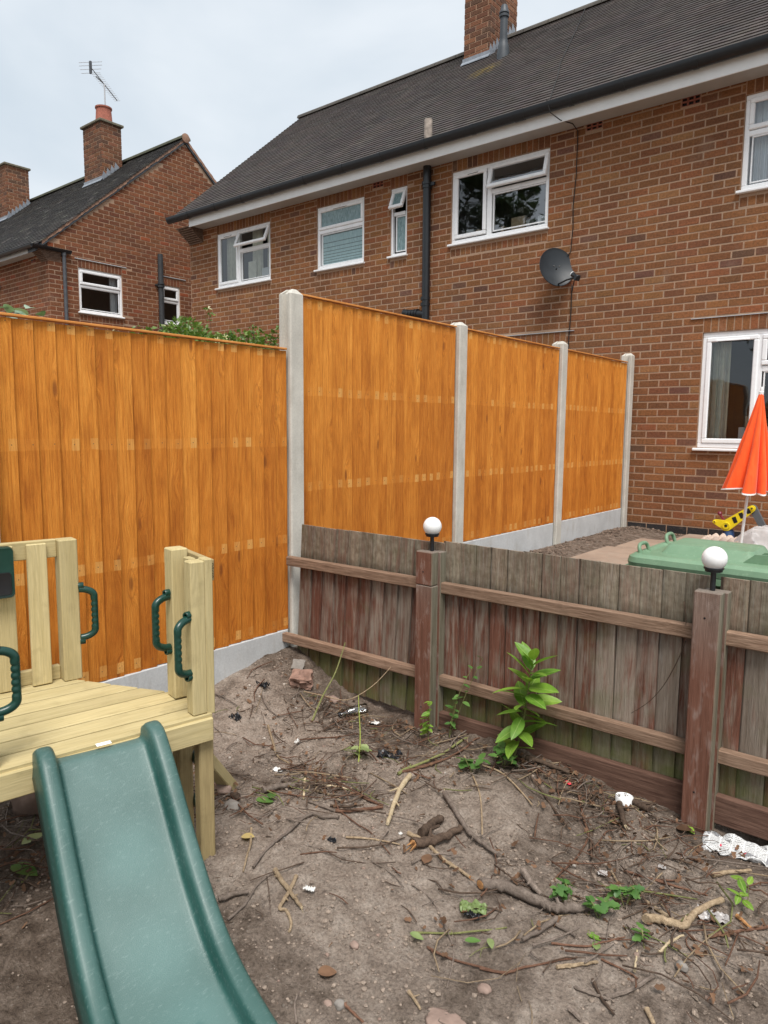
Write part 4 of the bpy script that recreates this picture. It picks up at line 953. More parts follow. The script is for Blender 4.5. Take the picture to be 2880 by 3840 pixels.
def gravel_board(y0, y1, zb, zt, label):
    m = MB(); m.box(FX-.03, FX+.008, y0, y1, zb, zt, .004); return tag(m.build('gravel_board', M['concrete_board']), label, 'gravel board', 'concrete gravel boards')
gravel_board(Y0-GAP+.028-PW, Y0-GAP+.03, -.55, -.138, 'pale concrete gravel board under the lower orange panel by the soil')
gravel_board(PY[0]-.01, PY[0]+PW+.01, -.14, .163, 'concrete gravel board hidden behind the low wooden fence')
gravel_board(PY[1]-.01, PY[1]+PW+.01, -.20, .163, 'concrete gravel board seen above the low wooden fence')
gravel_board(PY[2]-.01, PY[2]+PW, -.20, .166, 'concrete gravel board nearest the brick house')

# ================================================================== LOW WEATHERED FENCE
LY = -5.462
def old_board(w, h, jt, sh=0):
    m = MB(); n = 5; vs = []; fs = []
    for j in range(n):
        z = h*j/(n-1); e0, e1 = rnd.uniform(-.0015, .0015), rnd.uniform(-.0015, .0015)
        e0 += sh*z; e1 += sh*z; vs += [(e0, 0, z), (w+e1, 0, z), (w+e1, -.018-jt, z), (e0, -.004, z)]
    for j in range(n-1):
        for k in range(4): a = j*4+k; b = j*4+(k+1) % 4; fs.append((a, b, b+4, a+4))
    fs += [(3, 2, 1, 0), tuple((n-1)*4+k for k in range(4))]; m.add(vs, fs); return m.mesh('board')
def plank(name, p0, p1, w, t, mat, parent, up=(0, 0, 1), bev=.003, color=None, jit=0):
    """length along local x, w along local y, t along local z (= up); p0, p1 on the centre line"""
    p0, p1 = Vector(p0), Vector(p1); ex = (p1-p0).normalized(); ez = Vector(up); ez = (ez - ex*ez.dot(ex)).normalized(); ey = ez.cross(ex); L_ = (p1-p0).length
    Mx = Matrix((ex, ey, ez)).transposed().to_4x4(); Mx.translation = (p0+p1)/2
    m = MB(); m.box(-L_/2, L_/2, -w/2, w/2, -t/2, t/2, bev); return obj(name, m.mesh(name), mat, parent, Mx, color)
def low_section(xa, xb, zb, zt, n, lean, label, grey, red, rails, dz=0):
    t = thing('low_fence', ((xa+xb)/2, LY, zb), label, 'fence', 'old low fence panels')
    p = (xb-xa)/n
    for i in range(n):
        me = old_board(p+.008+rnd.uniform(-.004, .003), zt-zb+rnd.uniform(-.0015, .0015), rnd.uniform(0, .003), lean)
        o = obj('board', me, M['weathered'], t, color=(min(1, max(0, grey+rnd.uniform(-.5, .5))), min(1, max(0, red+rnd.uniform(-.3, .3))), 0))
        o.location = (xa+i*p, LY+rnd.uniform(0, .002), zb); o.rotation_euler = (0, rnd.uniform(-.002, .002), 0)
    for (ra, rb, z0, z1) in rails:
        plank('rail', (ra, LY-.036, z0), (rb, LY-.036, z1), .040, .054, M['rail_wood'], t, (0, 0, 1), .004)
    return t
low_section(-.125, .885, -.405, .512, 11, .055, 'leaning mossy section of old brown fence beside the concrete post', .25, .5, [(-.155, .85, .293, .299), (-.195, .85, -.178, -.170)])
low_section(.93, 2.165, -.405, .520, 14, 0, 'long weathered grey and red-brown fence section between the two lamp posts', .62, .45, [(.94, 2.16, .296, .298), (.95, 2.16, -.176, -.174)])
low_section(2.215, 3.45, -.405, .522, 13, 0, 'weathered fence section at the picture edge beyond the second lamp post', .5, .45, [(2.215, 3.44, .298, .30), (2.22, 3.44, -.17, -.168)])
t = thing('wooden_gravel_board', (1.55, LY-.03, -.45), 'dark wooden gravel board under the long weathered fence section', 'gravel board', 'wooden gravel boards'); plank('board', (.90, LY-.036, -.415), (2.16, LY-.036, -.398), .036, .15, M['gravel_wood'], t, (0, 0, 1), .004)
t = thing('wooden_gravel_board', (2.8, LY-.03, -.45), 'reddish wooden gravel board over the hollow near the crumpled newspaper', 'gravel board', 'wooden gravel boards'); plank('board', (2.22, LY-.036, -.385), (3.44, LY-.036, -.385), .036, .115, M['gravel_wood'], t, (0, 0, 1), .004)
def wood_post(x0, x1, ztop, zbot, label, joint=None, d=.055):
    yf = LY-.118; t = thing('fence_post', ((x0+x1)/2, yf+d/2, zbot), label, 'post', 'wooden lamp posts of the low fence')
    xc, yc = (x0+x1)/2, yf+d/2
    def seg(z0, z1, sx=0):
        m = MB(); m.box(-(x1-x0)/2+sx, (x1-x0)/2+sx, -d/2, d/2, 0, z1-z0, .004); return obj('post_length', m.mesh('post_length'), M['post_wood'], t, Matrix.Translation((xc, yc, z0)))
    if joint: seg(zbot, joint-.002); seg(joint, ztop, -.002)
    else: seg(zbot, ztop)
    m = MB(); m.box(-.045, .045, -.024, .024, 0, ztop-zbot-.004, .003); o = obj('back_length', m.mesh('back_length'), M['post_wood'], t, Matrix.Translation((x1-.034, yc+d/2+.0245, zbot)))
    for z in (ztop-.10, -.31):
        m = MB(); m.lathe([(.004, -.001), (.004, .0005)], 8, Matrix.Translation((xc-.005, yf-.0005, z)) @ Matrix.Rotation(R(90), 4, 'X')); m.build('nail_hole', M['toy_black'], t)
    return xc, yc+.018
def globe_lamp(x, y, z, label):
    t = thing('globe_lamp', (x, y, z), label, 'lamp', 'globe lamps on the fence posts'); X = Matrix.Translation((x, y, z))
    m = MB(); m.lathe([(.010, -.01), (.010, .078)], 16, X); m.build('stem', M['black_plastic'], t, True)
    m = MB(); m.lathe([(.011, .070), (.031, .073), (.032, .082), (.036, .083), (.036, .088), (.026, .089)], 28, X); m.build('collar', M['black_plastic'], t, True)
    r = .0455; zc = .086+r*.80; m = MB(); m.lathe([(max(.001, r*math.sin(a)), zc-r*math.cos(a)) for a in [R(34)+(math.pi-R(34))*i/26 for i in range(27)]], 40, X); m.build('globe', M['globe'], t, 'all')
x, y = wood_post(.845, .943, .478, -.62, 'jointed red-brown wooden post in the middle of the low fence', .312)
globe_lamp(x+.014, y, .478, 'white globe lamp on the jointed wooden post in front of the orange fence')
x, y = wood_post(2.150, 2.247, .478, -.62, 'scuffed red wooden post in front of the green bin, nearest the newspaper')
globe_lamp(x+.005, y, .478, 'white globe lamp in front of the green bin')

# ================================================================== BEHIND THE LOW FENCE
bn = thing('wheelie_bin', (2.16, -5.05, -.46), 'green wheelie bin with scuffed lid just behind the low fence', 'bin')
bx0, bx1, by0, by1, bz = 1.775, 2.48, -5.295, -4.78, .500
def smooth3(pts, k=4):
    out = []
    g = lambda j: pts[max(0, min(len(pts)-1, j))]
    for i in range(len(pts)-1):
        for s in range(k): f = s/k; out.append(.5*((2*g(i))+(g(i+1)-g(i-1))*f+(2*g(i-1)-5*g(i)+4*g(i+1)-g(i+2))*f*f+(3*g(i)-g(i-1)-3*g(i+1)+g(i+2))*f**3))
    return out + [pts[-1]]
def rrect(x0, x1, y0, y1, r, n=5):
    out = []
    for cx, cy, a0 in ((x1-r, y1-r, 0), (x0+r, y1-r, 90), (x0+r, y0+r, 180), (x1-r, y0+r, 270)):
        out += [(cx+r*math.cos(R(a0+90*i/n)), cy+r*math.sin(R(a0+90*i/n))) for i in range(n+1)]
    return out
def loft(mb, rings):
    n = len(rings[0]); vs = [v for r_ in rings for v in r_]; fs = []
    for j in range(len(rings)-1):
        for k in range(n): a = j*n+k; b = j*n+(k+1) % n; fs.append((a, b, b+n, a+n))
    fs += [tuple(range(n-1, -1, -1)), tuple((len(rings)-1)*n+k for k in range(n))]; mb.add(vs, fs)
def rr3(x0, x1, y0, y1, r, z): return [(x, y, z) for x, y in rrect(x0, x1, y0, y1, r)]
m = MB(); loft(m, [rr3(bx0+.12, bx1-.10, by0+.09, by1-.09, .05, -.46), rr3(bx0+.04, bx1-.04, by0+.03, by1-.03, .05, .43), rr3(bx0-.02, bx1, by0-.008, by1+.006, .05, .45), rr3(bx0-.02, bx1, by0-.008, by1+.006, .05, bz-.024)]); m.build('body', M['bin_green'], bn, True)
m = MB(); loft(m, [rr3(bx0+.004, bx1+.02, by0-.004, by1+.004, .06, bz-.02), rr3(bx0-.002, bx1+.02, by0-.01, by1+.01, .062, bz+.004), rr3(bx0+.004, bx1+.02, by0-.004, by1+.004, .06, bz+.026), rr3(bx0+.022, bx1+.01, by0+.015, by1-.015, .05, bz+.038), rr3(bx0+.04, bx1+.0, by0+.04, by1-.04, .05, bz+.040), rr3(bx0+.055, bx1-.01, by0+.06, by1-.055, .05, bz+.032), rr3(bx0+.07, bx1-.02, by0+.10, by1-.09, .05, bz+.034)]); lid = m.build('lid', M['bin_green'], bn, True); lid.data.set_sharp_from_angle(angle=R(22))
m = MB(); loft(m, [rr3(bx0+.10, bx0+.50, by0+.14, by1-.07, .03, bz+.030), rr3(bx0+.125, bx0+.475, by0+.17, by1-.09, .03, bz+.070), rr3(bx0+.13, bx0+.47, by0+.175, by1-.095, .03, bz+.074), rr3(bx0+.17, bx0+.43, by0+.21, by1-.13, .03, bz+.076)]); po = m.build('lid_plateau', M['bin_green'], lid, True); po.data.set_sharp_from_angle(angle=R(22))
for yy, zz in ((by0+.115, bz+.034), (by1-.035, bz+.036)):
    for q_ in (0,):
        a_, b_ = Vector((bx0+.050, yy-.055, zz-.006)), Vector((bx0+.050, yy+.055, zz-.006)); m = MB()
        m.tube(smooth3([a_, a_+Vector((-.010, .004, .030)), a_+Vector((-.014, .026, .044)), b_+Vector((-.014, -.026, .044)), b_+Vector((-.010, -.004, .030)), b_]), .0085, 10); m.build('handle', M['bin_green'], lid, True)
for i in range(4):
    m = MB(); x0 = bx0+.44+.02*i; yy = by0+.13+i*.075; m.prism([(x0, bz+.028), (bx1, bz+.028), (bx1, bz+.085), (x0+.05, bz+.072)], 'y', yy, yy+.010); m.build('lid_rib', M['bin_green'], lid)
for s in (-1, 1):
    m = MB(); m.lathe([(.02, -.025), (.10, -.025), (.10, .025), (.02, .025)], 24, Matrix.Translation((bx1-.06, -5.05+s*.18, -.36)) @ Matrix.Rotation(R(90), 4, 'X')); m.build('wheel', M['toy_black'], bn, True)

ps = thing('parasol', (1.355, -1.5, -.07), 'folded bright orange parasol on a white pole by the lower window', 'parasol')
pb, pt = Vector((1.40, -1.5, -.07)), Vector((1.492, -1.5, 1.45)); ax = (pt-pb).normalized()
MPx = ax.to_track_quat('Z', 'Y').to_matrix().to_4x4(); MPx.translation = pb; PL = (pt-pb).length
m = MB(); m.tube([pb, pt-ax*.03], .0125, 12); m.build('pole', M['white_plastic'], ps, True)
zs0, zs1 = .635, PL-.045; NP = 9
def canopy(u, v, off=0):
    a = u*2*math.pi; z = zs1 + (zs0-zs1)*v; r = .016 + .150*v**.92
    fold = math.cos(a*NP+1.3*v+.6*math.sin(3*a)); r *= (1 + (.27*v+.08)*fold + .06*math.sin(2*a+1) + .05*mnoise.noise(Vector((math.cos(a)*2, math.sin(a)*2, v*3)))); a2 = a+.16*v*math.sin(a*NP)
    z += (-.012*fold*v**6 + .014*math.sin(3*a)*v**4)
    return MPx @ Vector((r*math.cos(a2)+off*math.cos(a2), r*math.sin(a2)+off*math.sin(a2), z))
m = MB(); m.grid(112, 26, lambda u, v: canopy(u, v), closed=True); cp = m.build('canopy', M['parasol_orange'], ps, 'all', fix=False)
m = MB(); m.grid(112, 3, lambda u, v: canopy(u, .992+.014*v, .003), closed=True); m.build('hem', M['white_plastic'], cp, 'all', fix=False)
m = MB(); m.lathe([(.02, PL-.06), (.021, PL-.035), (.012, PL-.03), (.014, PL-.015), (.010, PL+.005), (.001, PL+.008)], 16, MPx); m.build('finial', M['white_plastic'], ps, True)

dg = thing('toy_digger', (1.12, -.62, -.06), 'ride-on toy digger with striped yellow arm against the house wall', 'toy'); DY = -.62
def flat_arm(mb, P, rr, y0, y1):    # thick rounded link through points in the xz plane
    (x0, z0), (x1, z1) = P; a = math.atan2(z1-z0, x1-x0); poly = [(x0+rr[0]*math.cos(a+math.pi/2+math.pi*i/8), z0+rr[0]*math.sin(a+math.pi/2+math.pi*i/8)) for i in range(9)] + [(x1+rr[1]*math.cos(a-math.pi/2+math.pi*i/8), z1+rr[1]*math.sin(a-math.pi/2+math.pi*i/8)) for i in range(9)]
    mb.prism(poly, 'y', y0, y1)
H_, E_, N_ = (1.075, .128), (1.300, .318), (.965, .158)
m = MB(); flat_arm(m, (H_, E_), (.055, .032), DY-.025, DY+.025); m.build('boom', M['toy_yellow'], dg, True)
m = MB(); flat_arm(m, (H_, N_), (.050, .022), DY-.024, DY+.024); m.build('front_link', M['toy_yellow'], dg, True)
m = MB(); flat_arm(m, (E_, (1.42, .11)), (.035, .028), DY+.0, DY+.05); m.build('dipper_arm', M['toy_grey'], dg, True)
for i, t_ in enumerate((.34, .60, .86)):
    x_, z_ = H_[0]+(E_[0]-H_[0])*t_, H_[1]+(E_[1]-H_[1])*t_; m = MB(); h = .036-.010*t_
    m.add([(x_-.004, DY-.0265, z_-h*1.12), (x_+.030, DY-.0265, z_-h*.62), (x_+.006, DY-.0265, z_+h*1.12), (x_-.030, DY-.0265, z_+h*.62)], [(0, 1, 2, 3)]); m.build('stripe', M['toy_black'], dg, fix=False)
for (x_, z_), r in ((H_, .036), (E_, .020), (N_, .013)):
    m = MB(); m.lathe([(r, 0), (r, .012), (r*.8, .014), (r*.75, .010), (.001, .010)], 20, Matrix.Translation((x_, DY-.024, z_)) @ Matrix.Rotation(R(90), 4, 'X')); hb = m.build('hub', M['toy_yellow'], dg, True)
    m = MB(); m.lathe([(r*.4, 0), (r*.4, .016), (.001, .017)], 12, Matrix.Translation((x_, DY-.024, z_)) @ Matrix.Rotation(R(90), 4, 'X')); m.build('pin', M['toy_black'], hb, True)
m = MB(); m.lathe([(.09, -.06), (.085, -.03), (.06, .0), (.055, .07), (.045, .085), (.02, .09)], 24, Matrix.Translation((1.085, DY+.03, 0))); m.build('turntable', M['toy_blue'], dg, True)
m = MB(); m.tube([(1.05, DY+.03, .15), (1.02, DY+.03, .20), (1.0, DY+.03, .23)], .011, 8); m.lathe([(.008, -.02), (.02, -.012), (.024, .004), (.016, .018), (.002, .022)], 12, Matrix.Translation((.995, DY+.03, .24))); m.build('lever', M['toy_maroon'], dg, True)
def heap(name, label, cx, cy, rx, ry, hgt, mat, sd, zb=-.075, fold=14, parent=None):
    off = Vector((sd*7.3, sd*3.1, 0)); m = MB()
    def fn(u, v):
        a = u*2*math.pi; p = Vector((math.cos(a), math.sin(a), 0))*v; q_ = p*1.6+off
        edge = 1+.18*mnoise.noise(Vector((math.cos(a)*1.3, math.sin(a)*1.3, sd)))
        qs = Vector((q_.x*.7+q_.y*.9, q_.y*.35-q_.x*.2, 0)); f = 1-abs(mnoise.noise(qs*1.9))*2.0; f2 = 1-abs(mnoise.noise(qs*3.6+Vector((5, 2, 1))))*1.6
        z = hgt*(1-v**2.4)*(.62+.38*f) + .18*hgt*f2*(1-v**4)
        return (cx+rx*p.x*edge+.02*f, cy+ry*p.y*edge+.02*f2, zb+max(0, z))
    m.grid(90, 34, fn, closed=True); return tag(m.build(name, M[mat], None, 'all', fix=False), label, 'cloth')
heap('cloth_heap', 'pale grey heap of crumpled cloth behind the green bin', 1.50, -.98, .33, .26, .24, 'cloth_grey', 1.0)
def quilt(u, v):
    x_, y_ = .90+.50*u, -1.12+.44*v; e = min(1, 9*u, 9*(1-u), 9*v, 9*(1-v)); z = -.075+.125*e**.5*(.72+.28*abs(math.sin(u*22))*abs(math.sin(v*20))) + .03*mnoise.noise(Vector((u*3, v*3, 2)))*e
    return (x_, y_, z)
m = MB(); m.grid(70, 70, quilt); tag(m.build('quilted_mat', M['mat_beige'], None, 'all', fix=False), 'beige quilted mat on the paving under the grey cloth', 'mat')
# ================================================================== PLAY PLATFORM (local axes: U along its front edge, W away from the slide)
PO = Vector((.9823, -6.9134, 0)); PU = Vector((-.1907, -.9816, 0)); PWv = Vector((-.9816, .1907, 0)); ZD = .10
def L3(u, w, z): return PO + PU*u + PWv*w + Vector((0, 0, z))
pf = thing('play_platform', tuple(L3(.45, .35, -.46)), 'pale wooden play platform with green plastic handles in front of the orange fence', 'playset')
UE = 1.02; bw = .0985
def right_u(w): return 0 if w < .237 else (w-.237)*(.30/.458)
w = .010; i = 0
while w < .69:
    wb = min(w+bw-.011, .700); wc = (w+wb)/2
    # deck boards, right ends cut along the diagonal entrance edge
    u0a, u0b = right_u(w), right_u(wb)
    ex = -PU; th = .024; m = MB(); ctr = L3((UE+u0a)/2, wc, ZD-.012)
    Mx = Matrix((PU, PWv, Vector((0, 0, 1)))).transposed().to_4x4(); Mx.translation = ctr
    c_ = (UE+u0a)/2; hw = (wb-w)/2
    p = [(u0a-c_, -hw), (UE-c_, -hw), (UE-c_, hw), (u0b-c_, hw)]; e_ = .003
    vs = [(x, y, -.012) for x, y in p] + [(x, y, .009) for x, y in p] + [(x+(e_ if x < 0 else -e_), y+(e_ if y < 0 else -e_), .012) for x, y in p]
    fs = [(3, 2, 1, 0)] + [(k, (k+1) % 4, 4+(k+1) % 4, 4+k) for k in range(4)] + [(4+k, 4+(k+1) % 4, 8+(k+1) % 4, 8+k) for k in range(4)] + [(8, 9, 10, 11)]
    m.add(vs, fs); o = obj('deck_board', m.mesh('deck_board'), M['pine'], pf, Mx)
    for us in (u0a+.04, u0a+.055+.0, .42, .80):
        for dw in (-.026, .026):
            if us > UE: continue
            m = MB(); m.lathe([(.0052, 0), (.005, .0012), (.001, .0012)], 8, Matrix.Translation(L3(us+(0 if dw < 0 else .012), wc+dw, ZD+.0002))); m.build('screw', M['screw'], o)
    w += bw; i += 1
for u_ in (.16, .45, .75):  # added dark planks that block light from beneath, so the board gaps look dark
    plank('shade_joist', L3(u_, .03, .058), L3(u_, .68 if u_ > .3 else .40, .058), .05, .055, M['pine_dark'], pf, (0, 0, 1), .003)
plank('front_beam', L3(-.0, .012, .046), L3(UE, .012, .046), .026, .082, M['pine'], pf, (0, 0, 1), .004)
plank('side_beam', L3(.012, .03, .046), L3(.012, .25, .046), .024, .08, M['pine'], pf, (0, 0, 1), .003)
plank('diagonal_beam', L3(.015, .26, .046), L3(.30, .69, .046), .026, .08, M['pine'], pf, (0, 0, 1), .003)
plank('back_beam', L3(.30, .70, .046), L3(UE, .70, .046), .026, .08, M['pine'], pf, (0, 0, 1), .003)
for (u_, w_) in ((.015, .05), (.017, .225)):
    plank('leg', L3(u_, w_, -.62), L3(u_, w_, .006), .045 if w_ < .1 else .06, .054, M['pine_dark'], pf, PU, .004)
for (u_, w_) in ((.33, .66), (.97, .05), (.97, .66)):
    plank('leg', L3(u_, w_, -.62), L3(u_, w_, .006), .06, .06, M['pine_dark'], pf, PU, .004)
plank('brace', L3(.0, .28, -.05), L3(-.315, .50, -.475), .06, .045, M['pine'], pf, (0, 0, 1), .004)
for z in (-.09, -.26):
    m = MB(); m.lathe([(.010, 0), (.026, .006), (.026, .018), (.014, .030), (.002, .033)], 16, Matrix.Translation(L3(-.010, .205, z-.045)) @ (-PU-PWv*.4).to_track_quat('Z', 'Y').to_matrix().to_4x4()); m.build('climbing_hold', M['dark_green_plastic'], pf, True)
# right corner posts
ZT = .63
plank('post', L3(.040, .040, ZD+.001), L3(.040, .040, ZT), .052, .050, M['pine'], pf, PWv, .004)
plank('post', L3(.000, .042, ZD-.006), L3(.000, .042, ZT+.004), .050, .030, M['pine'], pf, PU, .003)
plank('post', L3(.020, .232, ZD+.001), L3(.020, .232, ZT+.016), .062, .066, M['pine'], pf, PWv, .004)
plank('post', L3(.004, .155, ZD), L3(.004, .155, ZT-.01), .05, .026, M['pine'], pf, PU, .003)
plank('top_block', L3(-.024, .045, ZT-.042), L3(-.024, .26, ZT-.034), .075, .022, M['pine_dark'], pf, -PU, .003)
plank('bottom_block', L3(-.018, .045, ZD+.028), L3(-.018, .24, ZD+.028), .085, .022, M['pine_dark'], pf, -PU, .003)
def stamp(txt, P, size):
    cu_ = bpy.data.curves.new('stamp', 'FONT'); cu_.body = txt; cu_.size = size; cu_.align_x = 'CENTER'; cu_.align_y = 'CENTER'; cu_.extrude = .0002
    fx = Vector((0, 0, -1)); fz = -PWv; fy = fz.cross(fx); Mx = Matrix((fx, fy, fz)).transposed().to_4x4(); Mx.translation = P
    o = bpy.data.objects.new('stamp_text', cu_); COL.objects.link(o); bpy.context.view_layer.update()
    me = bpy.data.meshes.new_from_object(o.evaluated_get(bpy.context.evaluated_depsgraph_get())); bpy.data.objects.remove(o); me.materials.clear()
    return obj('stamp', me, M['toy_black'], pf, Mx)
stamp('D2668', L3(-.024, .0437, ZT-.042), .019); stamp('D2668', L3(-.018, .0437, ZD+.028), .019)
# back railing
AP = plank('post', L3(.272, .660, ZD+.001), L3(.272, .660, .648), .066, .066, M['pine'], pf, PWv, .004)
plank('top_rail', L3(.305, .672, .615), L3(UE, .672, .615), .026, .068, M['pine'], pf, (0, 0, 1), .003)
plank('bottom_rail', L3(.305, .690, ZD+.028), L3(UE, .690, ZD+.028), .026, .055, M['pine'], pf, (0, 0, 1), .003)
for u_ in (.379, .492, .60, .71, .82, .93):
    s_ = plank('slat', L3(u_, .648, ZD+.004), L3(u_, .648, .640), .068, .018, M['pine'], pf, PWv, .003)
    for z in (ZD+.02, .61):
        for du in (-.018, .018):
            m = MB(); m.lathe([(.0052, 0), (.005, .0012), (.001, .0012)], 8, Matrix.Translation(L3(u_+du, .6385, z+du*.5)) @ (-PWv).to_track_quat('Z', 'Y').to_matrix().to_4x4()); m.build('screw', M['screw'], s_)
plank('post', L3(.686, .040, ZD+.001), L3(.686, .040, .648), .06, .05, M['pine'], pf, PWv, .004)
# plastic letter box on the slat at the picture edge
def rbox(mb, c, ex, ey, ez, hx, hy, hz, r):
    prof = rrect(-hx, hx, -hy, hy, r); Mx = Matrix((ex, ey, ez)).transposed().to_4x4(); Mx.translation = c
    n = len(prof); rings = [[tuple(Mx @ Vector((x*k, y*k, z))) for x, y in prof] for k, z in ((1, -hz), (1, hz*.6), (.96, hz), (.90, hz*.9))]; loft(mb, rings)
m = MB(); rbox(m, L3(.512, .612, .553), PU, Vector((0, 0, 1)), -PWv, .046, .092, .018, .016); lbx = m.build('letter_box', M['dark_green_plastic'], pf, True)
m = MB(); rbox(m, L3(.512, .593, .515), PU, Vector((0, 0, 1)), -PWv, .034, .040, .006, .010); m.build('letter_box_flap', M['toy_black'], lbx, True)
def handle(p0, p1, out, label=None):
    """grab handle between two feet, bowing along out, finger grips on the inside"""
    p0, p1, out = Vector(p0), Vector(p1), Vector(out).normalized(); ax_ = (p1-p0); L_ = ax_.length; ax_ = ax_.normalized(); D = .054; path = []; rad = []
    for i in range(73):
        t_ = i/72
        if t_ < .25: a = t_/.25*math.pi/2; q_ = p0 + ax_*(D*.55*(1-math.cos(a))) + out*(D*math.sin(a)); r = .0132
        elif t_ > .75: a = (1-t_)/.25*math.pi/2; q_ = p1 - ax_*(D*.55*(1-math.cos(a))) + out*(D*math.sin(a)); r = .0132
        else:
            k = (t_-.25)/.5; q_ = p0 + ax_*(D*.55 + (L_-1.1*D)*k) + out*D; r = .0132; s5 = .0009*(1+math.cos(k*math.pi*2*6.0))*(1 if .08 < k < .92 else 0); r -= s5; q_ = q_ + out*s5
        path.append(q_); rad.append(r)
    m = MB(); m.tube(path, rad, 12); h = m.build('handle', M['dark_green_plastic'], pf, 'all')
    for p_, s_ in ((p0, -1), (p1, 1)):
        c = p_ + ax_*s_*.013 + out*.004; m = MB(); q_ = out.to_track_quat('Z', 'Y').to_matrix().to_4x4(); X = q_.copy(); X.translation = c
        m.lathe([(.0135, -.006), (.0135, .012), (.012, .014), (.0075, .014), (.006, .004), (.001, .004)], 16, X); m.build('handle_foot', M['dark_green_plastic'], h, True)
    return h
handle(L3(.2385, .636, .452), L3(.2385, .636, .262), -PU-PWv*.25)      # on the rear post
handle(L3(.0665, .030, .437), L3(.0665, .030, .250), PU*.9-PWv*.35)     # on the front corner post
handle(L3(.054, .225, .475), L3(.054, .225, .29), PU*.9-PWv*.15)
handle(L3(.654, .025, .443), L3(.654, .025, .262), -PU-PWv*.10)       # next to the slide, at the picture edge

# ================================================================== SLIDE
sl = thing('slide', tuple(L3(.40, -.45, -.46)), 'dark green plastic children\'s slide hooked on the wooden platform', 'slide')
SC = [(.035, .118), (.01, .122), (-.03, .112), (-.075, .072), (-.13, .016), (-.20, -.064), (-.27, -.142), (-.34, -.212), (-.41, -.272), (-.48, -.318), (-.56, -.352), (-.66, -.376), (-.78, -.392), (-.90, -.402), (-1.02, -.412)]
def scurve(t_):
    k = t_*(len(SC)-1); i = min(int(k), len(SC)-2); f = k-i
    g = lambda j: Vector(SC[max(0, min(len(SC)-1, j))])
    p0, p1, p2, p3 = g(i-1), g(i), g(i+1), g(i+2)
    return .5*((2*p1) + (p2-p0)*f + (2*p0-5*p1+4*p2-p3)*f*f + (3*p1-p0-3*p2+p3)*f**3)
HWd = .182
cross = [(-HWd-.010, -.070), (-HWd-.006, -.035), (-HWd-.003, .002), (-HWd+.000, .013), (-HWd+.006, .0195), (-HWd+.015, .022), (-HWd+.034, .0215), (-HWd+.042, .018), (-HWd+.0475, .010), (-HWd+.051, -.006), (-HWd+.0535, -.021), (-HWd+.058, -.0275), (-HWd+.068, -.0295)]
cross = cross + [(-HWd+.09+(2*HWd-.18)*i/8, -.030-.001*math.sin(math.pi*i/8)) for i in range(9)] + [(-a, b) for a, b in cross[::-1]]
NS = 80; m = MB(); vs = []
slo = R(2.6)
for j in range(NS+1):
    t_ = j/NS; p = scurve(t_); d_ = scurve(min(1, t_+.01))-scurve(max(0, t_-.01)); d_.normalize(); nn = Vector((d_.y, -d_.x)) if Vector((d_.y, -d_.x)).y > 0 else Vector((-d_.y, d_.x))
    rim = sm(.0, .09, t_)
    for (a, b) in cross:
        bb = b if b < -.01 else b*(.35+.65*rim); q_ = p + nn*bb
        uu = .385 + a*(1+.05*t_); ww = q_.x
        du, dw = uu-.385, ww; uu = .385 + du*math.cos(slo) - dw*math.sin(slo); ww = dw*math.cos(slo) + du*math.sin(slo)
        vs.append(L3(uu, ww-.028, q_.y))
nc = len(cross)
floor_t = [(1 if abs(a) < HWd-.06 else (.45 if b > .016 else 0)) for a, b in cross]; m.t = [(k,)*3 for _ in range(NS+1) for k in floor_t]
fs = [(j*nc+i, j*nc+i+1, (j+1)*nc+i+1, (j+1)*nc+i) for j in range(NS) for i in range(nc-1)]
m.add(vs, fs)
ch = m.mesh('chute', 'all', fix=False); cho = obj('chute', ch, M['slide_plastic'], sl)
md = cho.modifiers.new('Solidify', 'SOLIDIFY'); md.thickness = .006; md.offset = -1
m = MB(); a, b = L3(.355, -.012, .1085), L3(.395, -.010, .1085); m.add([L3(.352, -.024, .1045), L3(.396, -.022, .1045), L3(.396, -.006, .1075), L3(.352, -.008, .1075)], [(0, 1, 2, 3)]); m.build('sticker', M['lnb_white'], sl, fix=False)
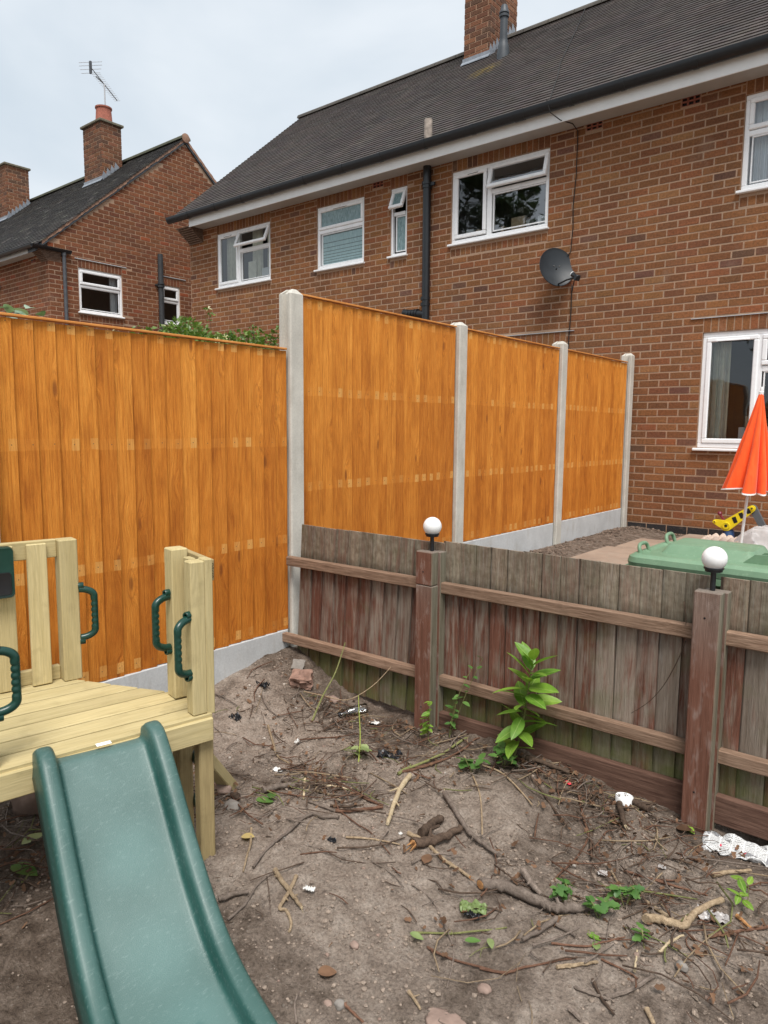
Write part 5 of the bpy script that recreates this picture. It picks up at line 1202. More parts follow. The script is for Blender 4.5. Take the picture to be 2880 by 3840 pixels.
STICKS = [
 ('wood_pale', 'pale peeled stick lying alone in the middle of the soil', 0.0102, [(1.142, -6.003), (1.18, -6.128), (1.254, -6.279), (1.285, -6.334)]),
 ('bark_grey', 'grey-brown branch lying behind the broken stump, running toward the low fence', 0.0097, [(1.341, -6.029), (1.427, -6.099), (1.515, -6.157), (1.585, -6.192), (1.672, -6.221), (1.713, -6.229)]),
 ('bark_dark', 'thick broken stump of wood with splintered orange end in the middle of the soil', 0.0167, [(1.456, -6.396), (1.484, -6.358), (1.505, -6.274), (1.526, -6.187)]),
 ('bark_dark', 'curved thick piece of bark behind the splintered stump', 0.0179, [(1.429, -6.315), (1.417, -6.231), (1.431, -6.179)]),
 ('bark_tan', 'yellow-brown stick passing under the splintered stump', 0.0071, [(1.382, -6.332), (1.462, -6.339), (1.563, -6.369), (1.615, -6.379), (1.703, -6.403)]),
 ('bark_red', 'long thin reddish twig crossing the bare soil from the twig heap', 0.0031, [(0.891, -6.236), (1.006, -6.33), (1.078, -6.376), (1.172, -6.397), (1.262, -6.417), (1.418, -6.484)]),
 ('bark_grey', 'long crooked greyish root curving toward the slide', 0.0066, [(1.116, -6.428), (1.064, -6.464), (1.02, -6.468), (1.014, -6.53), (1.048, -6.628), (1.068, -6.7), (1.094, -6.79), (1.125, -6.869)]),
 ('bark_tan', 'straight thin twig on the bare soil left of the stump', 0.0036, [(1.234, -6.517), (1.317, -6.462), (1.408, -6.414)]),
 ('bark_tan', 'short thick stick in the little clump of sticks beside the slide', 0.008, [(1.194, -6.83), (1.246, -6.854), (1.312, -6.869), (1.385, -6.891)]),
 ('bark_tan', 'bent tan stick crossing another in the clump beside the slide', 0.0059, [(1.276, -6.81), (1.302, -6.866), (1.331, -6.936), (1.356, -6.932), (1.404, -6.955), (1.425, -6.983)]),
 ('bark_grey', 'stout grey stick poking out from behind the slide', 0.0087, [(1.149, -7.034), (1.173, -7.003), (1.213, -6.963)]),
 ('bark_grey', 'thin crooked grey stick running down to the slide edge', 0.004, [(1.237, -7.068), (1.231, -6.993), (1.204, -6.925), (1.202, -6.854)]),
 ('bark_grey', 'short grey branch beside the leg of the wooden platform', 0.0122, [(0.726, -6.477), (0.748, -6.397), (0.794, -6.337)]),
 ('bark_tan', 'thin bent tan twig on the soil below the orange fence', 0.0054, [(0.268, -6.041), (0.432, -6.153), (0.531, -6.214), (0.654, -6.235)]),
 ('bark_tan', 'upright-looking yellowish twig below the round yellow leaf', 0.0043, [(0.93, -6.712), (1.015, -6.788), (1.07, -6.851), (1.114, -6.903)]),
 ('stem_green', 'long green-grey stem lying along the soil toward the seedling', 0.0062, [(1.084, -6.011), (1.083, -5.927), (1.12, -5.715), (1.149, -5.531), (1.231, -5.317)]),
 ('bark_red', 'long reddish stem lying beside the green-grey stem', 0.0053, [(1.083, -5.991), (1.128, -5.867), (1.183, -5.661), (1.197, -5.528), (1.226, -5.308)]),
 ('wood_pale', 'pale stick at the top of the twig heap in front of the platform leg', 0.0057, [(0.849, -6.291), (0.921, -6.25), (0.998, -6.224)]),
 ('bark_tan', 'tan stick slanting through the middle of the twig heap', 0.0056, [(0.868, -6.315), (0.949, -6.313), (1.027, -6.321)]),
 ('bark_red', 'reddish stick at the right-hand end of the twig heap', 0.0055, [(1.029, -6.236), (1.112, -6.241), (1.182, -6.235)]),
 ('bark_red', 'thick reddish stick along the lower edge of the twig heap', 0.007, [(1.062, -6.39), (1.117, -6.335), (1.191, -6.246)]),
 ('wood_pale', 'short pale stick pointing toward the camera at the left of the twig heap', 0.0057, [(0.772, -6.275), (0.886, -6.395)]),
 ('bark_grey', 'grey stick low in the twig heap', 0.0047, [(0.922, -6.401), (0.975, -6.392), (1.067, -6.385)]),
 ('bark_dark', 'dark stick lying flat within the twig heap', 0.0047, [(1.008, -6.364), (1.072, -6.328), (1.122, -6.286)]),
 ('bark_grey', 'long thin wavy root running toward the camera right of the bare patch', 0.0025, [(1.576, -6.565), (1.668, -6.582), (1.756, -6.639), (1.853, -6.726), (1.916, -6.855)]),
 ('bark_red', 'dark red straight twig near the bottom centre of the picture', 0.0037, [(1.781, -6.758), (1.865, -6.752), (2.016, -6.701)]),
 ('stem_green', 'thin stem with a few green leaves below the crumpled litter', 0.0032, [(1.716, -6.729), (1.82, -6.637), (1.921, -6.533)]),
 ('bark_red', 'reddish stick at the bottom edge of the picture beside small stones', 0.004, [(1.725, -7.074), (1.766, -7.081), (1.814, -7.086)]),
 ('bark_tan', 'short tan stick near the bottom edge by the flat pinkish stone', 0.0046, [(1.847, -6.937), (1.906, -6.964)]),
 ('bark_grey', 'thin grey twig at the bottom edge next to the slide', 0.0029, [(1.68, -7.197), (1.635, -7.16), (1.611, -7.118)]),
 ('bark_tan', 'thin twig behind the broken stump running from the brambles', 0.004, [(1.225, -5.695), (1.37, -5.85), (1.485, -5.98), (1.61, -6.17)]),
 ('bark_grey', 'largest curved branch with smooth grey bark on the soil', 0.0171, [(1.754, -6.419), (1.815, -6.385), (1.899, -6.384), (1.966, -6.383), (2.017, -6.388), (2.068, -6.346), (2.134, -6.242)]),
 ('bark_grey', 'side branch forking down from the largest curved branch', 0.0082, [(2.026, -6.407), (2.005, -6.495), (1.987, -6.559)]),
 ('bark_grey', 'small offshoot under the largest curved branch', 0.0057, [(2.038, -6.432), (2.106, -6.444)]),
 ('bark_tan', 'thick tan branch bent upward near the right-hand side of the soil', 0.0121, [(2.249, -6.252), (2.29, -6.217), (2.341, -6.194), (2.358, -6.092), (2.402, -5.979)]),
 ('bark_tan', 'thinner tan stick joining the bent tan branch in a fork', 0.0067, [(2.207, -6.132), (2.269, -6.151), (2.321, -6.165), (2.33, -6.142)]),
 ('bark_grey', 'short log with a pale cut knot above the largest curved branch', 0.0121, [(1.844, -6.289), (1.891, -6.322), (1.942, -6.348)]),
 ('bark_dark', 'short dark rotten stick in the middle of the dark soil', 0.0067, [(1.888, -5.817), (1.956, -5.97)]),
 ('bark_red', 'long bowed brown twig curving from the low fence toward the big branch', 0.0045, [(1.661, -5.521), (1.751, -5.64), (1.846, -5.787), (1.89, -5.847), (1.906, -5.955), (1.922, -6.122), (1.94, -6.281)]),
 ('bark_dark', 'dark stick lying along the foot of the low fence', 0.0069, [(1.417, -5.488), (1.549, -5.488), (1.664, -5.518)]),
 ('bark_dark', 'thick dark log lying by the brambles near the low fence', 0.0117, [(1.486, -5.585), (1.581, -5.588), (1.685, -5.581)]),
 ('bark_dark', 'straight dark twig slanting away from the low fence', 0.0047, [(1.571, -5.697), (1.699, -5.792), (1.828, -5.876)]),
 ('bark_dark', 'stubby log with pale broken end below the white cap', 0.011, [(1.927, -5.634), (1.972, -5.714), (1.998, -5.756)]),
 ('bark_dark', 'stubby dark log with light cut top beside the white cap', 0.0128, [(1.974, -5.595), (2.042, -5.622)]),
 ('bark_tan', 'sharply bent tan twig among the glass fragments', 0.0035, [(2.043, -6.0), (2.103, -6.072), (2.17, -6.14), (2.193, -5.92)]),
 ('bark_red', 'thin reddish twig lying above the bent tan branch', 0.0036, [(2.079, -5.977), (2.18, -5.969), (2.253, -5.921)]),
 ('bark_red', 'reddish twig slanting toward the bent tan branch', 0.0043, [(2.191, -5.985), (2.284, -5.968), (2.353, -5.957)]),
 ('bark_grey', 'straight grey stick near the bottom right of the picture', 0.0066, [(2.267, -6.611), (2.305, -6.536), (2.339, -6.434)]),
 ('bark_grey', 'grey stick meeting another at its tip near the bottom edge', 0.0047, [(2.188, -6.63), (2.236, -6.621), (2.276, -6.611)]),
 ('bark_dark', 'dark stick crossing the tip of the grey stick near the bottom edge', 0.0041, [(2.215, -6.571), (2.26, -6.62), (2.306, -6.649)]),
 ('bark_red', 'long smooth red-brown twig in front of the largest branch', 0.0036, [(1.945, -6.729), (2.012, -6.698), (2.036, -6.661), (2.097, -6.576), (2.144, -6.515)]),
 ('bark_tan', 'brown stick just in front of the nettle leaves', 0.0055, [(2.117, -6.595), (2.157, -6.544), (2.196, -6.489)]),
 ('bark_red', 'thin twig lying beneath the nettle patch', 0.0031, [(2.06, -6.512), (2.143, -6.465), (2.185, -6.412), (2.223, -6.351)]),
 ('wood_pale', 'short curved pale stick in front of the bent tan branch', 0.0045, [(2.323, -6.347), (2.334, -6.288), (2.358, -6.234)]),
 ('wood_pale', 'short straight pale stick pointing at the camera in the foreground', 0.0037, [(2.291, -6.457), (2.27, -6.378)]),
 ('bark_tan', 'short tan stick cut by the bottom edge of the picture', 0.007, [(2.364, -6.568), (2.394, -6.602)]),
 ('bark_grey', 'short grey stick cut by the bottom edge of the picture', 0.0069, [(2.207, -6.71), (2.247, -6.724)]),
 ('bark_tan', 'flat tan stick on the dark soil near the picture edge', 0.0074, [(2.339, -5.842), (2.387, -5.783), (2.435, -5.723)]),
 ('bark_tan', 'thin tan twig on the mound in front of the brambles', 0.004, [(1.329, -5.728), (1.431, -5.736), (1.567, -5.813), (1.666, -5.88)]),
 ('bark_red', 'dark reddish stick among debris at the right-hand picture edge', 0.0054, [(2.412, -6.175), (2.485, -6.093), (2.547, -6.017)]),
 ('wood_orange', 'splintered orange-brown stick at the right-hand picture edge', 0.0062, [(2.457, -6.015), (2.507, -6.056)]),
 ('bark_red', 'thin twig in front of the brown stick in the foreground', 0.0031, [(2.198, -6.469), (2.273, -6.464), (2.306, -6.471)]),
]
# ================================================================== STICKS, LITTER, PLANTS
def smooth_path(pts, k=4):
    out = []
    g = lambda j: pts[max(0, min(len(pts)-1, j))]
    for i in range(len(pts)-1):
        p0, p1, p2, p3 = g(i-1), g(i), g(i+1), g(i+2)
        for s in range(k):
            f = s/k; out.append(.5*((2*p1)+(p2-p0)*f+(2*p0-5*p1+4*p2-p3)*f*f+(3*p1-p0-3*p2+p3)*f**3))
    return out + [pts[-1]]
def stick(mat, label, r, xy, lift=0):
    r *= 1.15; P = [Vector((x, y, 0)) for x, y in xy]; P = smooth_path(P, 5); n = len(P); path = []; rad = []
    for i, p in enumerate(P):
        w = rnd.uniform(-.25, .25)*r; t_ = i/(n-1)
        z = sum(max(ground_z(q_.x, q_.y), ground_z(q_.x, q_.y, False)-.02) for q_ in P[max(0, i-3):i+4])/len(P[max(0, i-3):i+4]) + .004 + r*.75 + lift*.5
        path.append(Vector((p.x+w, p.y-w, z))); k = 1-.38*t_; rad.append(r*k*rnd.uniform(.9, 1.12))
    m = MB(); m.tube(path, rad, 7 if r < .008 else 11)
    for _ in range(2 if r > .006 else 1):   # snapped side shoots
        i = rnd.randrange(1, n-1); a = rnd.uniform(0, 6.28); d_ = (path[i]-path[i-1]).normalized(); s_ = Vector((math.cos(a), math.sin(a), .35)); l_ = r*rnd.uniform(2, 5)
        m.tube([path[i], path[i]+(d_*.7+s_*.7)*l_], [rad[i]*.5, rad[i]*.3], 6)
    o = m.build('branch' if r > .0075 else 'twig', M[mat], None, True); tag(o, label, 'stick', 'sticks lying on the soil')
    return o, path
SO = {}
for mat, label, r, xy in STICKS: SO[label] = stick(mat, label, r, xy, .010 if r > .008 else 0)
def cut_end(label, end, mat='wood_pale', splinter=0):
    o, path = SO[label]; P = path[0] if end == 0 else path[-1]; Q = path[1] if end == 0 else path[-2]; d = (P-Q).normalized(); r = [s for s in STICKS if s[1] == label][0][2]*(1 if end == 0 else .62)
    m = MB(); m.tube([P-d*.001, P+d*.002], r*.88, 9)
    for _ in range(splinter):
        a = rnd.uniform(0, 6.28); u = d.orthogonal().normalized(); v = d.cross(u); e = (u*math.cos(a)+v*math.sin(a)); m.tube([P+e*r*.6-d*.01, P+e*r*(.7+rnd.random()*.8)+d*rnd.uniform(.015, .05)], [r*.28, r*.04], 4)
    m.build('broken_end', M[mat], o)
for k_, e_, mt, sp in (('thick broken stump of wood with splintered orange end in the middle of the soil', 0, 'wood_orange', 7), ('largest curved branch with smooth grey bark on the soil', 0, 'wood_orange', 0), ('thick tan branch bent upward near the right-hand side of the soil', 1, 'wood_pale', 0),
        ('stubby log with pale broken end below the white cap', 1, 'wood_pale', 2), ('stubby dark log with light cut top beside the white cap', 0, 'wood_pale', 0), ('yellow-brown stick passing under the splintered stump', 1, 'wood_orange', 2), ('grey-brown branch lying behind the broken stump, running toward the low fence', 0, 'wood_pale', 3), ('short thick stick in the little clump of sticks beside the slide', 1, 'wood_pale', 1)):
    cut_end(k_, e_, mt, sp)
def leaning(name, mat, label, pts, r, cat='stick'):
    P = smooth_path([Vector(p) for p in pts], 5); m = MB(); m.tube(P, [r*(1-.5*i/(len(P)-1)) for i in range(len(P))], 6); return tag(m.build(name, M[mat], None, True), label, cat)
leaning('twig', 'stem_green', 'green-grey stem leaning up against the mossy leaning fence section', [(.40, -5.86, -.43), (.38, -5.76, -.33), (.36, -5.64, -.235), (.335, -5.535, -.10)], .0055)
leaning('twig', 'bark_tan', 'thin arching tan twig rising in front of the mossy leaning fence section', [(.20, -5.72, -.36), (.38, -5.74, -.335), (.53, -5.73, -.32), (.62, -5.64, -.25), (.67, -5.55, -.16)], .0032)
leaning('green_shoot', 'stem_lime', 'thin lime green shoot standing in front of the jointed lamp post', [(.86, -6.02, -.45), (.80, -5.94, -.37), (.74, -5.88, -.29), (.70, -5.84, -.22)], .0035, 'plant')
leaning('twig', 'bark_dark', 'thin dry twig hanging across the long weathered fence section', [(2.115, -5.522, .262), (2.085, -5.515, .17), (2.04, -5.512, .065), (1.985, -5.512, -.02), (1.915, -5.515, -.088)], .0026)
leaning('twig', 'bark_dark', 'short dry twig stuck on the upper rail beside the second lamp post', [(2.098, -5.515, .415), (2.108, -5.52, .37), (2.113, -5.525, .325)], .0028)
# twig litter nobody could count
HOT = [((.55, -5.75), (.32, .13), 110), ((.85, -6.22), (.22, .10), 110), ((.75, -5.62), (.35, .06), 70), ((1.75, -5.62), (.33, .07), 160), ((2.05, -5.78), (.26, .12), 120), ((2.15, -6.15), (.28, .18), 110), ((1.85, -6.5), (.3, .22), 45), ((.6, -6.6), (.25, .14), 70), ((.45, -7.25), (.3, .22), 110), ((1.2, -6.45), (.5, .4), 30), ((1.05, -5.85), (.25, .12), 70), ((2.45, -6.3), (.2, .2), 50), ((.25, -6.0), (.25, .2), 40)]
TP = {'bark_dark': MB(), 'bark_tan': MB(), 'bark_red': MB(), 'bark_grey': MB(), 'stem_green': MB()}; wts = ['bark_dark']*5 + ['bark_red']*4 + ['bark_grey']*4 + ['bark_tan']*2 + ['stem_green']
for (cx, cy), (sx, sy), n in HOT:
    for _ in range(int(n*.95)):
        x, y = rnd.gauss(cx, sx*.75), rnd.gauss(cy, sy*.75)
        if y > -5.56 or x < -.15 or x > 2.9: continue
        L_ = rnd.choice((.04, .07, .11, .16, .24))*rnd.uniform(.7, 1.25); a = rnd.gauss(.6, .9) if rnd.random() < .6 else rnd.uniform(0, 6.28); r = rnd.uniform(.0008, .0030)*(1 if L_ < .1 else 1.2)
        d = Vector((math.cos(a), math.sin(a), 0)); s_ = Vector((-d.y, d.x, 0))*rnd.gauss(0, .12); P = []
        for i in range(4):
            t_ = i/3-.5; p = Vector((x, y, 0)) + d*L_*t_ + s_*L_*(1-4*t_*t_); p.y = min(p.y, -5.535); p.z = ground_z(p.x, p.y, False)+.011+r+(rnd.uniform(0, .012) if n > 100 else rnd.uniform(0, .005)); P.append(p)
        TP[rnd.choice(wts)].tube(P, [r, r, r*.9, r*.6], 5)
for k_, mb_ in TP.items():
    tag(mb_.build('twig_litter', M[k_], None, 'all', fix=False), {'bark_dark': 'dark brown fine twig litter scattered over the soil', 'bark_tan': 'light tan fine twig litter scattered over the soil', 'stem_green': 'greenish fine stems scattered among the twig litter', 'bark_red': 'reddish fine twig litter scattered over the soil', 'bark_grey': 'grey fine twig litter scattered over the soil'}[k_], 'twigs', None, 'stuff')
# stones and clods
ICO = None
def ico():
    bm = bmesh.new(); bmesh.ops.create_icosphere(bm, subdivisions=1, radius=1); v = [tuple(x.co) for x in bm.verts]; f = [tuple(q_.index for q_ in x.verts) for x in bm.faces]; bm.free(); return v, f
IV, IF = ico()
cl_ = MB()
for _ in range(26000):
    x, y = rnd.uniform(-.17, 2.75), rnd.uniform(-7.6, -5.56); d = mnoise.noise(Vector((x*2.2, y*2.2, 4)))
    if rnd.random() > .55+d*1.1: continue
    r = .0014+.0075*rnd.random()**4; g = rnd.random(); k_ = rnd.uniform(.65, 1.1)
    col = (.46, .41, .36) if g < .012 else ((.28, .20, .16) if g < .03 else tuple(c*k_ for c in (.30, .238, .19)))
    z = ground_z(x, y)
    cl_.add([(x+v[0]*r*rnd.uniform(.7, 1.3), y+v[1]*r*rnd.uniform(.7, 1.3), z+r*.25+v[2]*r*rnd.uniform(.5, .9)) for v in IV], IF, None, col)
for _ in range(2600):   # loosened earth along the far fence and house wall
    if rnd.random() < .75: x, y = abs(rnd.gauss(0, .13))-.17, rnd.uniform(-2.6, -.12)
    else: x, y = rnd.uniform(-.1, 1.2), -.04-abs(rnd.gauss(0, .05))
    r = .004+.013*rnd.random()**2.5; z = max(ground_z(x, y), -.098); k_ = rnd.uniform(.55, 1.2); col = tuple(c*k_ for c in (.19, .14, .108))
    cl_.add([(x+v[0]*r*rnd.uniform(.7, 1.3), y+v[1]*r*rnd.uniform(.7, 1.3), z+r*.3+v[2]*r*rnd.uniform(.5, .9)) for v in IV], IF, None, col)
tag(cl_.build('clods', M['clod'], None, False, fix=False), 'crumbled soil clods and grit over the bare earth', 'soil', None, 'stuff')
def rock(name, x, y, s, mat, label, cat='stone', sd=0, sink=.3):
    bm = bmesh.new(); bmesh.ops.create_icosphere(bm, subdivisions=3, radius=1)
    for v in bm.verts:
        n_ = 1+.28*mnoise.noise(v.co*1.3+Vector((sd, sd*2, 0)))+.08*mnoise.noise(v.co*4+Vector((0, sd, 0))); v.co = Vector((v.co.x*s[0], v.co.y*s[1], v.co.z*s[2]))*n_ + Vector((x, y, ground_z(x, y, False)+s[2]*(1-2*sink)))
    me = bpy.data.meshes.new(name); bm.to_mesh(me); bm.free(); me.polygons.foreach_set('use_smooth', [True]*len(me.polygons))
    return tag(obj(name, me, M[mat]), label, cat)
rock('stone', 1.998, -6.791, (.019, .017, .013), 'stone_pink', 'round pinkish pebble near the bottom of the picture', sd=1)
rock('stone', 1.615, -6.897, (.015, .013, .010), 'stone_pink', 'small pale pebble in the middle of the bare soil', sd=2)
rock('stone', 1.727, -7.083, (.016, .014, .012), 'stone_grey', 'grey pebble beside the reddish stick at the bottom edge', sd=3)
rock('stone', 1.70, -7.10, (.013, .011, .009), 'stone_pink', 'smaller pebble left of the grey pebble at the bottom edge', sd=4)
rock('flat_stone', 2.0, -6.955, (.085, .05, .014), 'stone_pink', 'flat pinkish stone half buried at the bottom edge', sd=5, sink=.42)
rock('stone', 2.39, -6.35, (.018, .015, .012), 'stone_grey', 'grey stone in front of the bent tan branch', sd=6)
rock('stone', .717, -6.628, (.038, .028, .020), 'stone_grey', 'grey lump of rubble beside the platform leg', sd=7)
rock('stone', .575, -6.57, (.05, .035, .025), 'stone_pink', 'brownish rubble stone beside the wooden brace foot', sd=8)
bm = bmesh.new(); bmesh.ops.create_cube(bm, size=1); bmesh.ops.subdivide_edges(bm, edges=bm.edges, cuts=5, use_grid_fill=True)
for v in bm.verts: v.co = Vector((v.co.x*.115, v.co.y*.085, v.co.z*.065)) + Vector((mnoise.noise(v.co*3+Vector((1, 2, 3))), mnoise.noise(v.co*3), mnoise.noise(v.co*3+Vector((5, 0, 2)))))*.016
me = bpy.data.meshes.new('brick_rubble'); bm.to_mesh(me); bm.free(); tag(obj('brick_rubble', me, M['rubble_red'], None, Matrix.Translation((.13, -5.67, ground_z(.13, -5.67, False)+.03)) @ Matrix.Rotation(.7, 4, 'Z') @ Matrix.Rotation(.35, 4, 'X')), 'broken half brick by the corner of the two fences', 'brick')
rock('stone', .33, -5.62, (.035, .025, .022), 'stone_pink', 'rounded stone beside the broken half brick', sd=10)
rock('stone', .47, -5.60, (.03, .022, .018), 'stone_grey', 'stone next to the plastic bottle under the mossy fence', sd=11)
rock('pine_cone', .665, -6.575, (.026, .018, .016), 'bark_dark', 'dark pine cone beside the platform leg', 'cone', sd=12, sink=.15)
rock('sack', .13, -7.16, (.10, .07, .085), 'sack_brown', 'brown sack under the wooden platform', 'sack', sd=13, sink=.2)
# bits of litter
def scrap(name, x, y, sx, sy, mat, label, cat='litter', amp=.008, sd=0, rz=0, lift=.012, nx=14, tilt=0):
    m = MB(); X = Matrix.Translation((x, y, ground_z(x, y, False)+lift)) @ Matrix.Rotation(rz, 4, 'Z') @ Matrix.Rotation(tilt, 4, 'X')
    def fn(u, v):
        e = 1+.22*mnoise.noise(Vector((u*3+sd, v*3, sd))); p = Vector((u*4+sd*3, v*4, sd))
        return ((u-.5)*sx*e, (v-.5)*sy*(1+.25*mnoise.noise(Vector((u*2.5, sd, v)))), amp*(1.6*abs(mnoise.noise(p*1.1))-.2) + amp*.6*mnoise.noise(p*2.7))
    m.grid(nx, nx, fn); o = obj(name, m.mesh(name, True, fix=False), M[mat], None, X)
    md = o.modifiers.new('Solidify', 'SOLIDIFY'); md.thickness = .0008; return tag(o, label, cat)
scrap('newspaper', 2.385, -5.60, .26, .13, 'newsprint', 'crumpled printed newspaper scrap by the hollow under the fence', 'paper', .020, 1.3, .12, .026, 30)
wc = thing('white_cap', (1.934, -5.585, GZ(1.934, -5.585)), 'round white plastic cap with soil on top by the low fence', 'cap'); X = Matrix.Translation((1.934, -5.60, ground_z(1.934, -5.60, False)+.006)) @ Matrix.Rotation(R(-5), 4, 'X')
m = MB(); m.lathe([(.035, -.02), (.036, .030), (.0345, .0335), (.0335, .0335), (.032, .0305), (.001, .0305)], 30, X); m.build('cap_body', M['white_plastic'], wc, True)
m = MB()
for _ in range(26):
    a, q_ = rnd.uniform(1.2, 4.2), .032*rnd.random()**.5; r = rnd.uniform(.001, .0026); m.add([X @ Vector((q_*math.cos(a)+v[0]*r, q_*math.sin(a)+v[1]*r, .0315+v[2]*r*.6)) for v in IV], IF, None, (.06, .045, .035))
o = m.build('soil_on_cap', M['clod'], wc, fix=False); o['kind'] = 'stuff'
scrap('red_scrap', 1.70, -5.62, .032, .022, 'litter_red', 'small bright red plastic scrap by the low fence', 'litter', .006, 2.1)
scrap('paper_scrap', .64, -5.64, .05, .035, 'litter_white', 'white paper scrap at the foot of the leaning fence', 'paper', .012, 2.7)
scrap('black_plastic_scrap', .92, -5.87, .11, .07, 'litter_black', 'torn black plastic bag scrap among the twigs', 'litter', .022, 3.1, .4)
scrap('black_plastic_scrap', 1.215, -6.577, .035, .025, 'litter_black', 'tiny black scrap on the bare soil beside a small stone', 'litter', .012, 3.5)
scrap('black_plastic_scrap', .13, -6.14, .07, .04, 'litter_black', 'black plastic scrap on the soil near the orange fence', 'litter', .02, 3.9)
scrap('black_plastic_scrap', .02, -5.86, .08, .04, 'litter_black', 'black plastic scrap closest to the concrete gravel board', 'litter', .02, 4.3)
scrap('foil_scrap', 1.352, -6.825, .036, .016, 'litter_white', 'shiny white wrapper beside the clump of sticks near the slide', 'litter', .010, 4.7, .3)
scrap('paper_scrap', 1.365, -6.353, .014, .012, 'litter_white', 'tiny white scrap left of the splintered stump', 'paper', .006, 5.1)
scrap('wrapper', 1.80, -6.535, .085, .045, 'leaf_pale', 'crumpled pale green and black wrapper near the big branch', 'litter', .018, 5.5, .4, .016)
scrap('wrapper_piece', 1.815, -6.565, .05, .022, 'litter_black', 'black piece of wrapper in front of the crumpled pale wrapper', 'litter', .012, 5.8, .2, .014)
scrap('glass_fragment', 2.03, -6.044, .035, .028, 'plastic_film', 'greyish glass fragment on the dark soil', 'litter', .006, 6.1, .5)
scrap('glass_fragment', 2.185, -5.894, .026, .018, 'plastic_film', 'small glass fragment behind the bent tan twig', 'litter', .006, 6.5, .2)
scrap('plastic_film', 2.40, -6.075, .09, .05, 'plastic_film', 'crinkled clear plastic film beside the bent tan branch', 'litter', .016, 6.9, .3)
scrap('paper_scrap', .63, -6.30, .05, .03, 'litter_white', 'pale paper scrap in the twig heap', 'paper', .008, 7.3, .3)
scrap('paper_scrap', .50, -6.06, .02, .02, 'litter_white', 'white crumpled scrap behind the twig heap', 'paper', .014, 7.7)
scrap('tile_shard', .03, -5.60, .075, .06, 'stone_grey', 'grey slate shard leaning by the broken half brick', 'litter', .004, 8.1, .4, .03, tilt=.9)
bt = thing('plastic_bottle', (.52, -5.62, GZ(.52, -5.62)), 'clear crushed plastic bottle with dark cap under the leaning fence', 'bottle'); X = Matrix.Translation((.50, -5.64, GZ(.5, -5.64)+.03)) @ Matrix.Rotation(R(-30), 4, 'Z') @ Matrix.Rotation(R(96), 4, 'X')
m = MB(); m.lathe([(.024, -.07), (.028, -.06), (.027, -.02), (.0285, 0), (.026, .03), (.02, .055), (.012, .07), (.011, .08)], 18, X); m.build('bottle_body', M['bottle_glass'], bt, True, fix=False)
m = MB(); m.lathe([(.013, .076), (.0135, .092), (.001, .093)], 14, X); m.build('bottle_cap', M['litter_black'], bt, True)
# loose leaves
def leaf_mesh(L_, W_, curl=.25, n=7, serr=0, fold=.18):
    m = MB(); vs = []; fs = []
    for i in range(n):
        t_ = i/(n-1); w = W_*math.sin(math.pi*min(1, t_*.93+.05))**.8*(1-.25*t_) if 0 < i < n-1 else 0.0004
        if serr and 0 < i < n-1: w *= 1+serr*(1 if i % 2 else -1)
        zc = curl*L_*(t_**1.6)*-.6; vs += [(t_*L_, -w, zc+fold*w), (t_*L_, 0, zc), (t_*L_, w, zc+fold*w)]
    for i in range(n-1):
        for k in (0, 1): a = i*3+k; fs.append((a, a+1, a+4, a+3))
    m.add(vs, fs); return m.mesh('leaf', 'all', fix=False)
def loose_leaf(x, y, L_, W_, mat, label, rz, tilt=0, serr=.0, curl=.25):
    return tag(obj('fallen_leaf', leaf_mesh(L_, W_, curl, 9, serr), M[mat], None, Matrix.Translation((x, y, ground_z(x, y, False)+.016)) @ Matrix.Rotation(rz, 4, 'Z') @ Matrix.Rotation(tilt, 4, 'Y')), label, 'leaf', 'loose leaves on the soil')
for a in [(.942, -6.77, .052, .021, 'leaf_yellow', 'round yellow leaf on the soil beside the platform leg', .5), (.767, -6.55, .075, .030, 'leaf_bramble', 'green ivy leaf beside the platform leg', 1.0), (.80, -6.50, .055, .022, 'leaf_bramble', 'smaller green leaf behind the ivy leaf', 2.2),
          (1.716, -6.759, .045, .015, 'leaf_pale', 'pale green leaf at the end of the leafy stem', .3), (1.86, -6.678, .05, .014, 'leaf_bramble', 'dark green leaf in front of the leafy stem', .8), (1.911, -6.621, .06, .012, 'leaf_pale', 'narrow light green leaf hanging from the leafy stem', -.9), (2.178, -6.459, .042, .014, 'leaf_pale', 'pale curled leaf in front of the nettles', 2.0),
          (2.128, -6.412, .045, .016, 'leaf_laurel', 'bright green leaf under the nettles', .2), (2.173, -5.60, .055, .018, 'leaf_laurel', 'bright green leaf at the foot of the second lamp post', -.6), (1.613, -7.051, .055, .024, 'leaf_dead', 'torn dead brown leaf near the bottom edge', .9), (1.547, -6.45, .055, .022, 'leaf_dead', 'orange-brown dead leaf under the splintered stump', 1.9),
          (2.152, -5.64, .06, .026, 'leaf_dead', 'curled pale brown leaf beside the second lamp post', .2), (.45, -7.38, .11, .034, 'leaf_bramble', 'large green leaf under the platform', .4), (.35, -7.30, .09, .03, 'leaf_pale', 'light green leaf under the platform', 1.7), (1.93, -5.74, .04, .015, 'leaf_dead', 'small tan leaf between the two stubby logs', .2), (2.40, -5.49, .05, .02, 'leaf_dead', 'dead leaf caught on the fence above the newspaper', 1.2)]:
    loose_leaf(*a, tilt=rnd.uniform(-.35, .1))
dl = [leaf_mesh(.026, .009, rnd.uniform(-.9, 1.2), 5, .3, rnd.uniform(-.2, 1.1)) for _ in range(6)]; DM = MB()
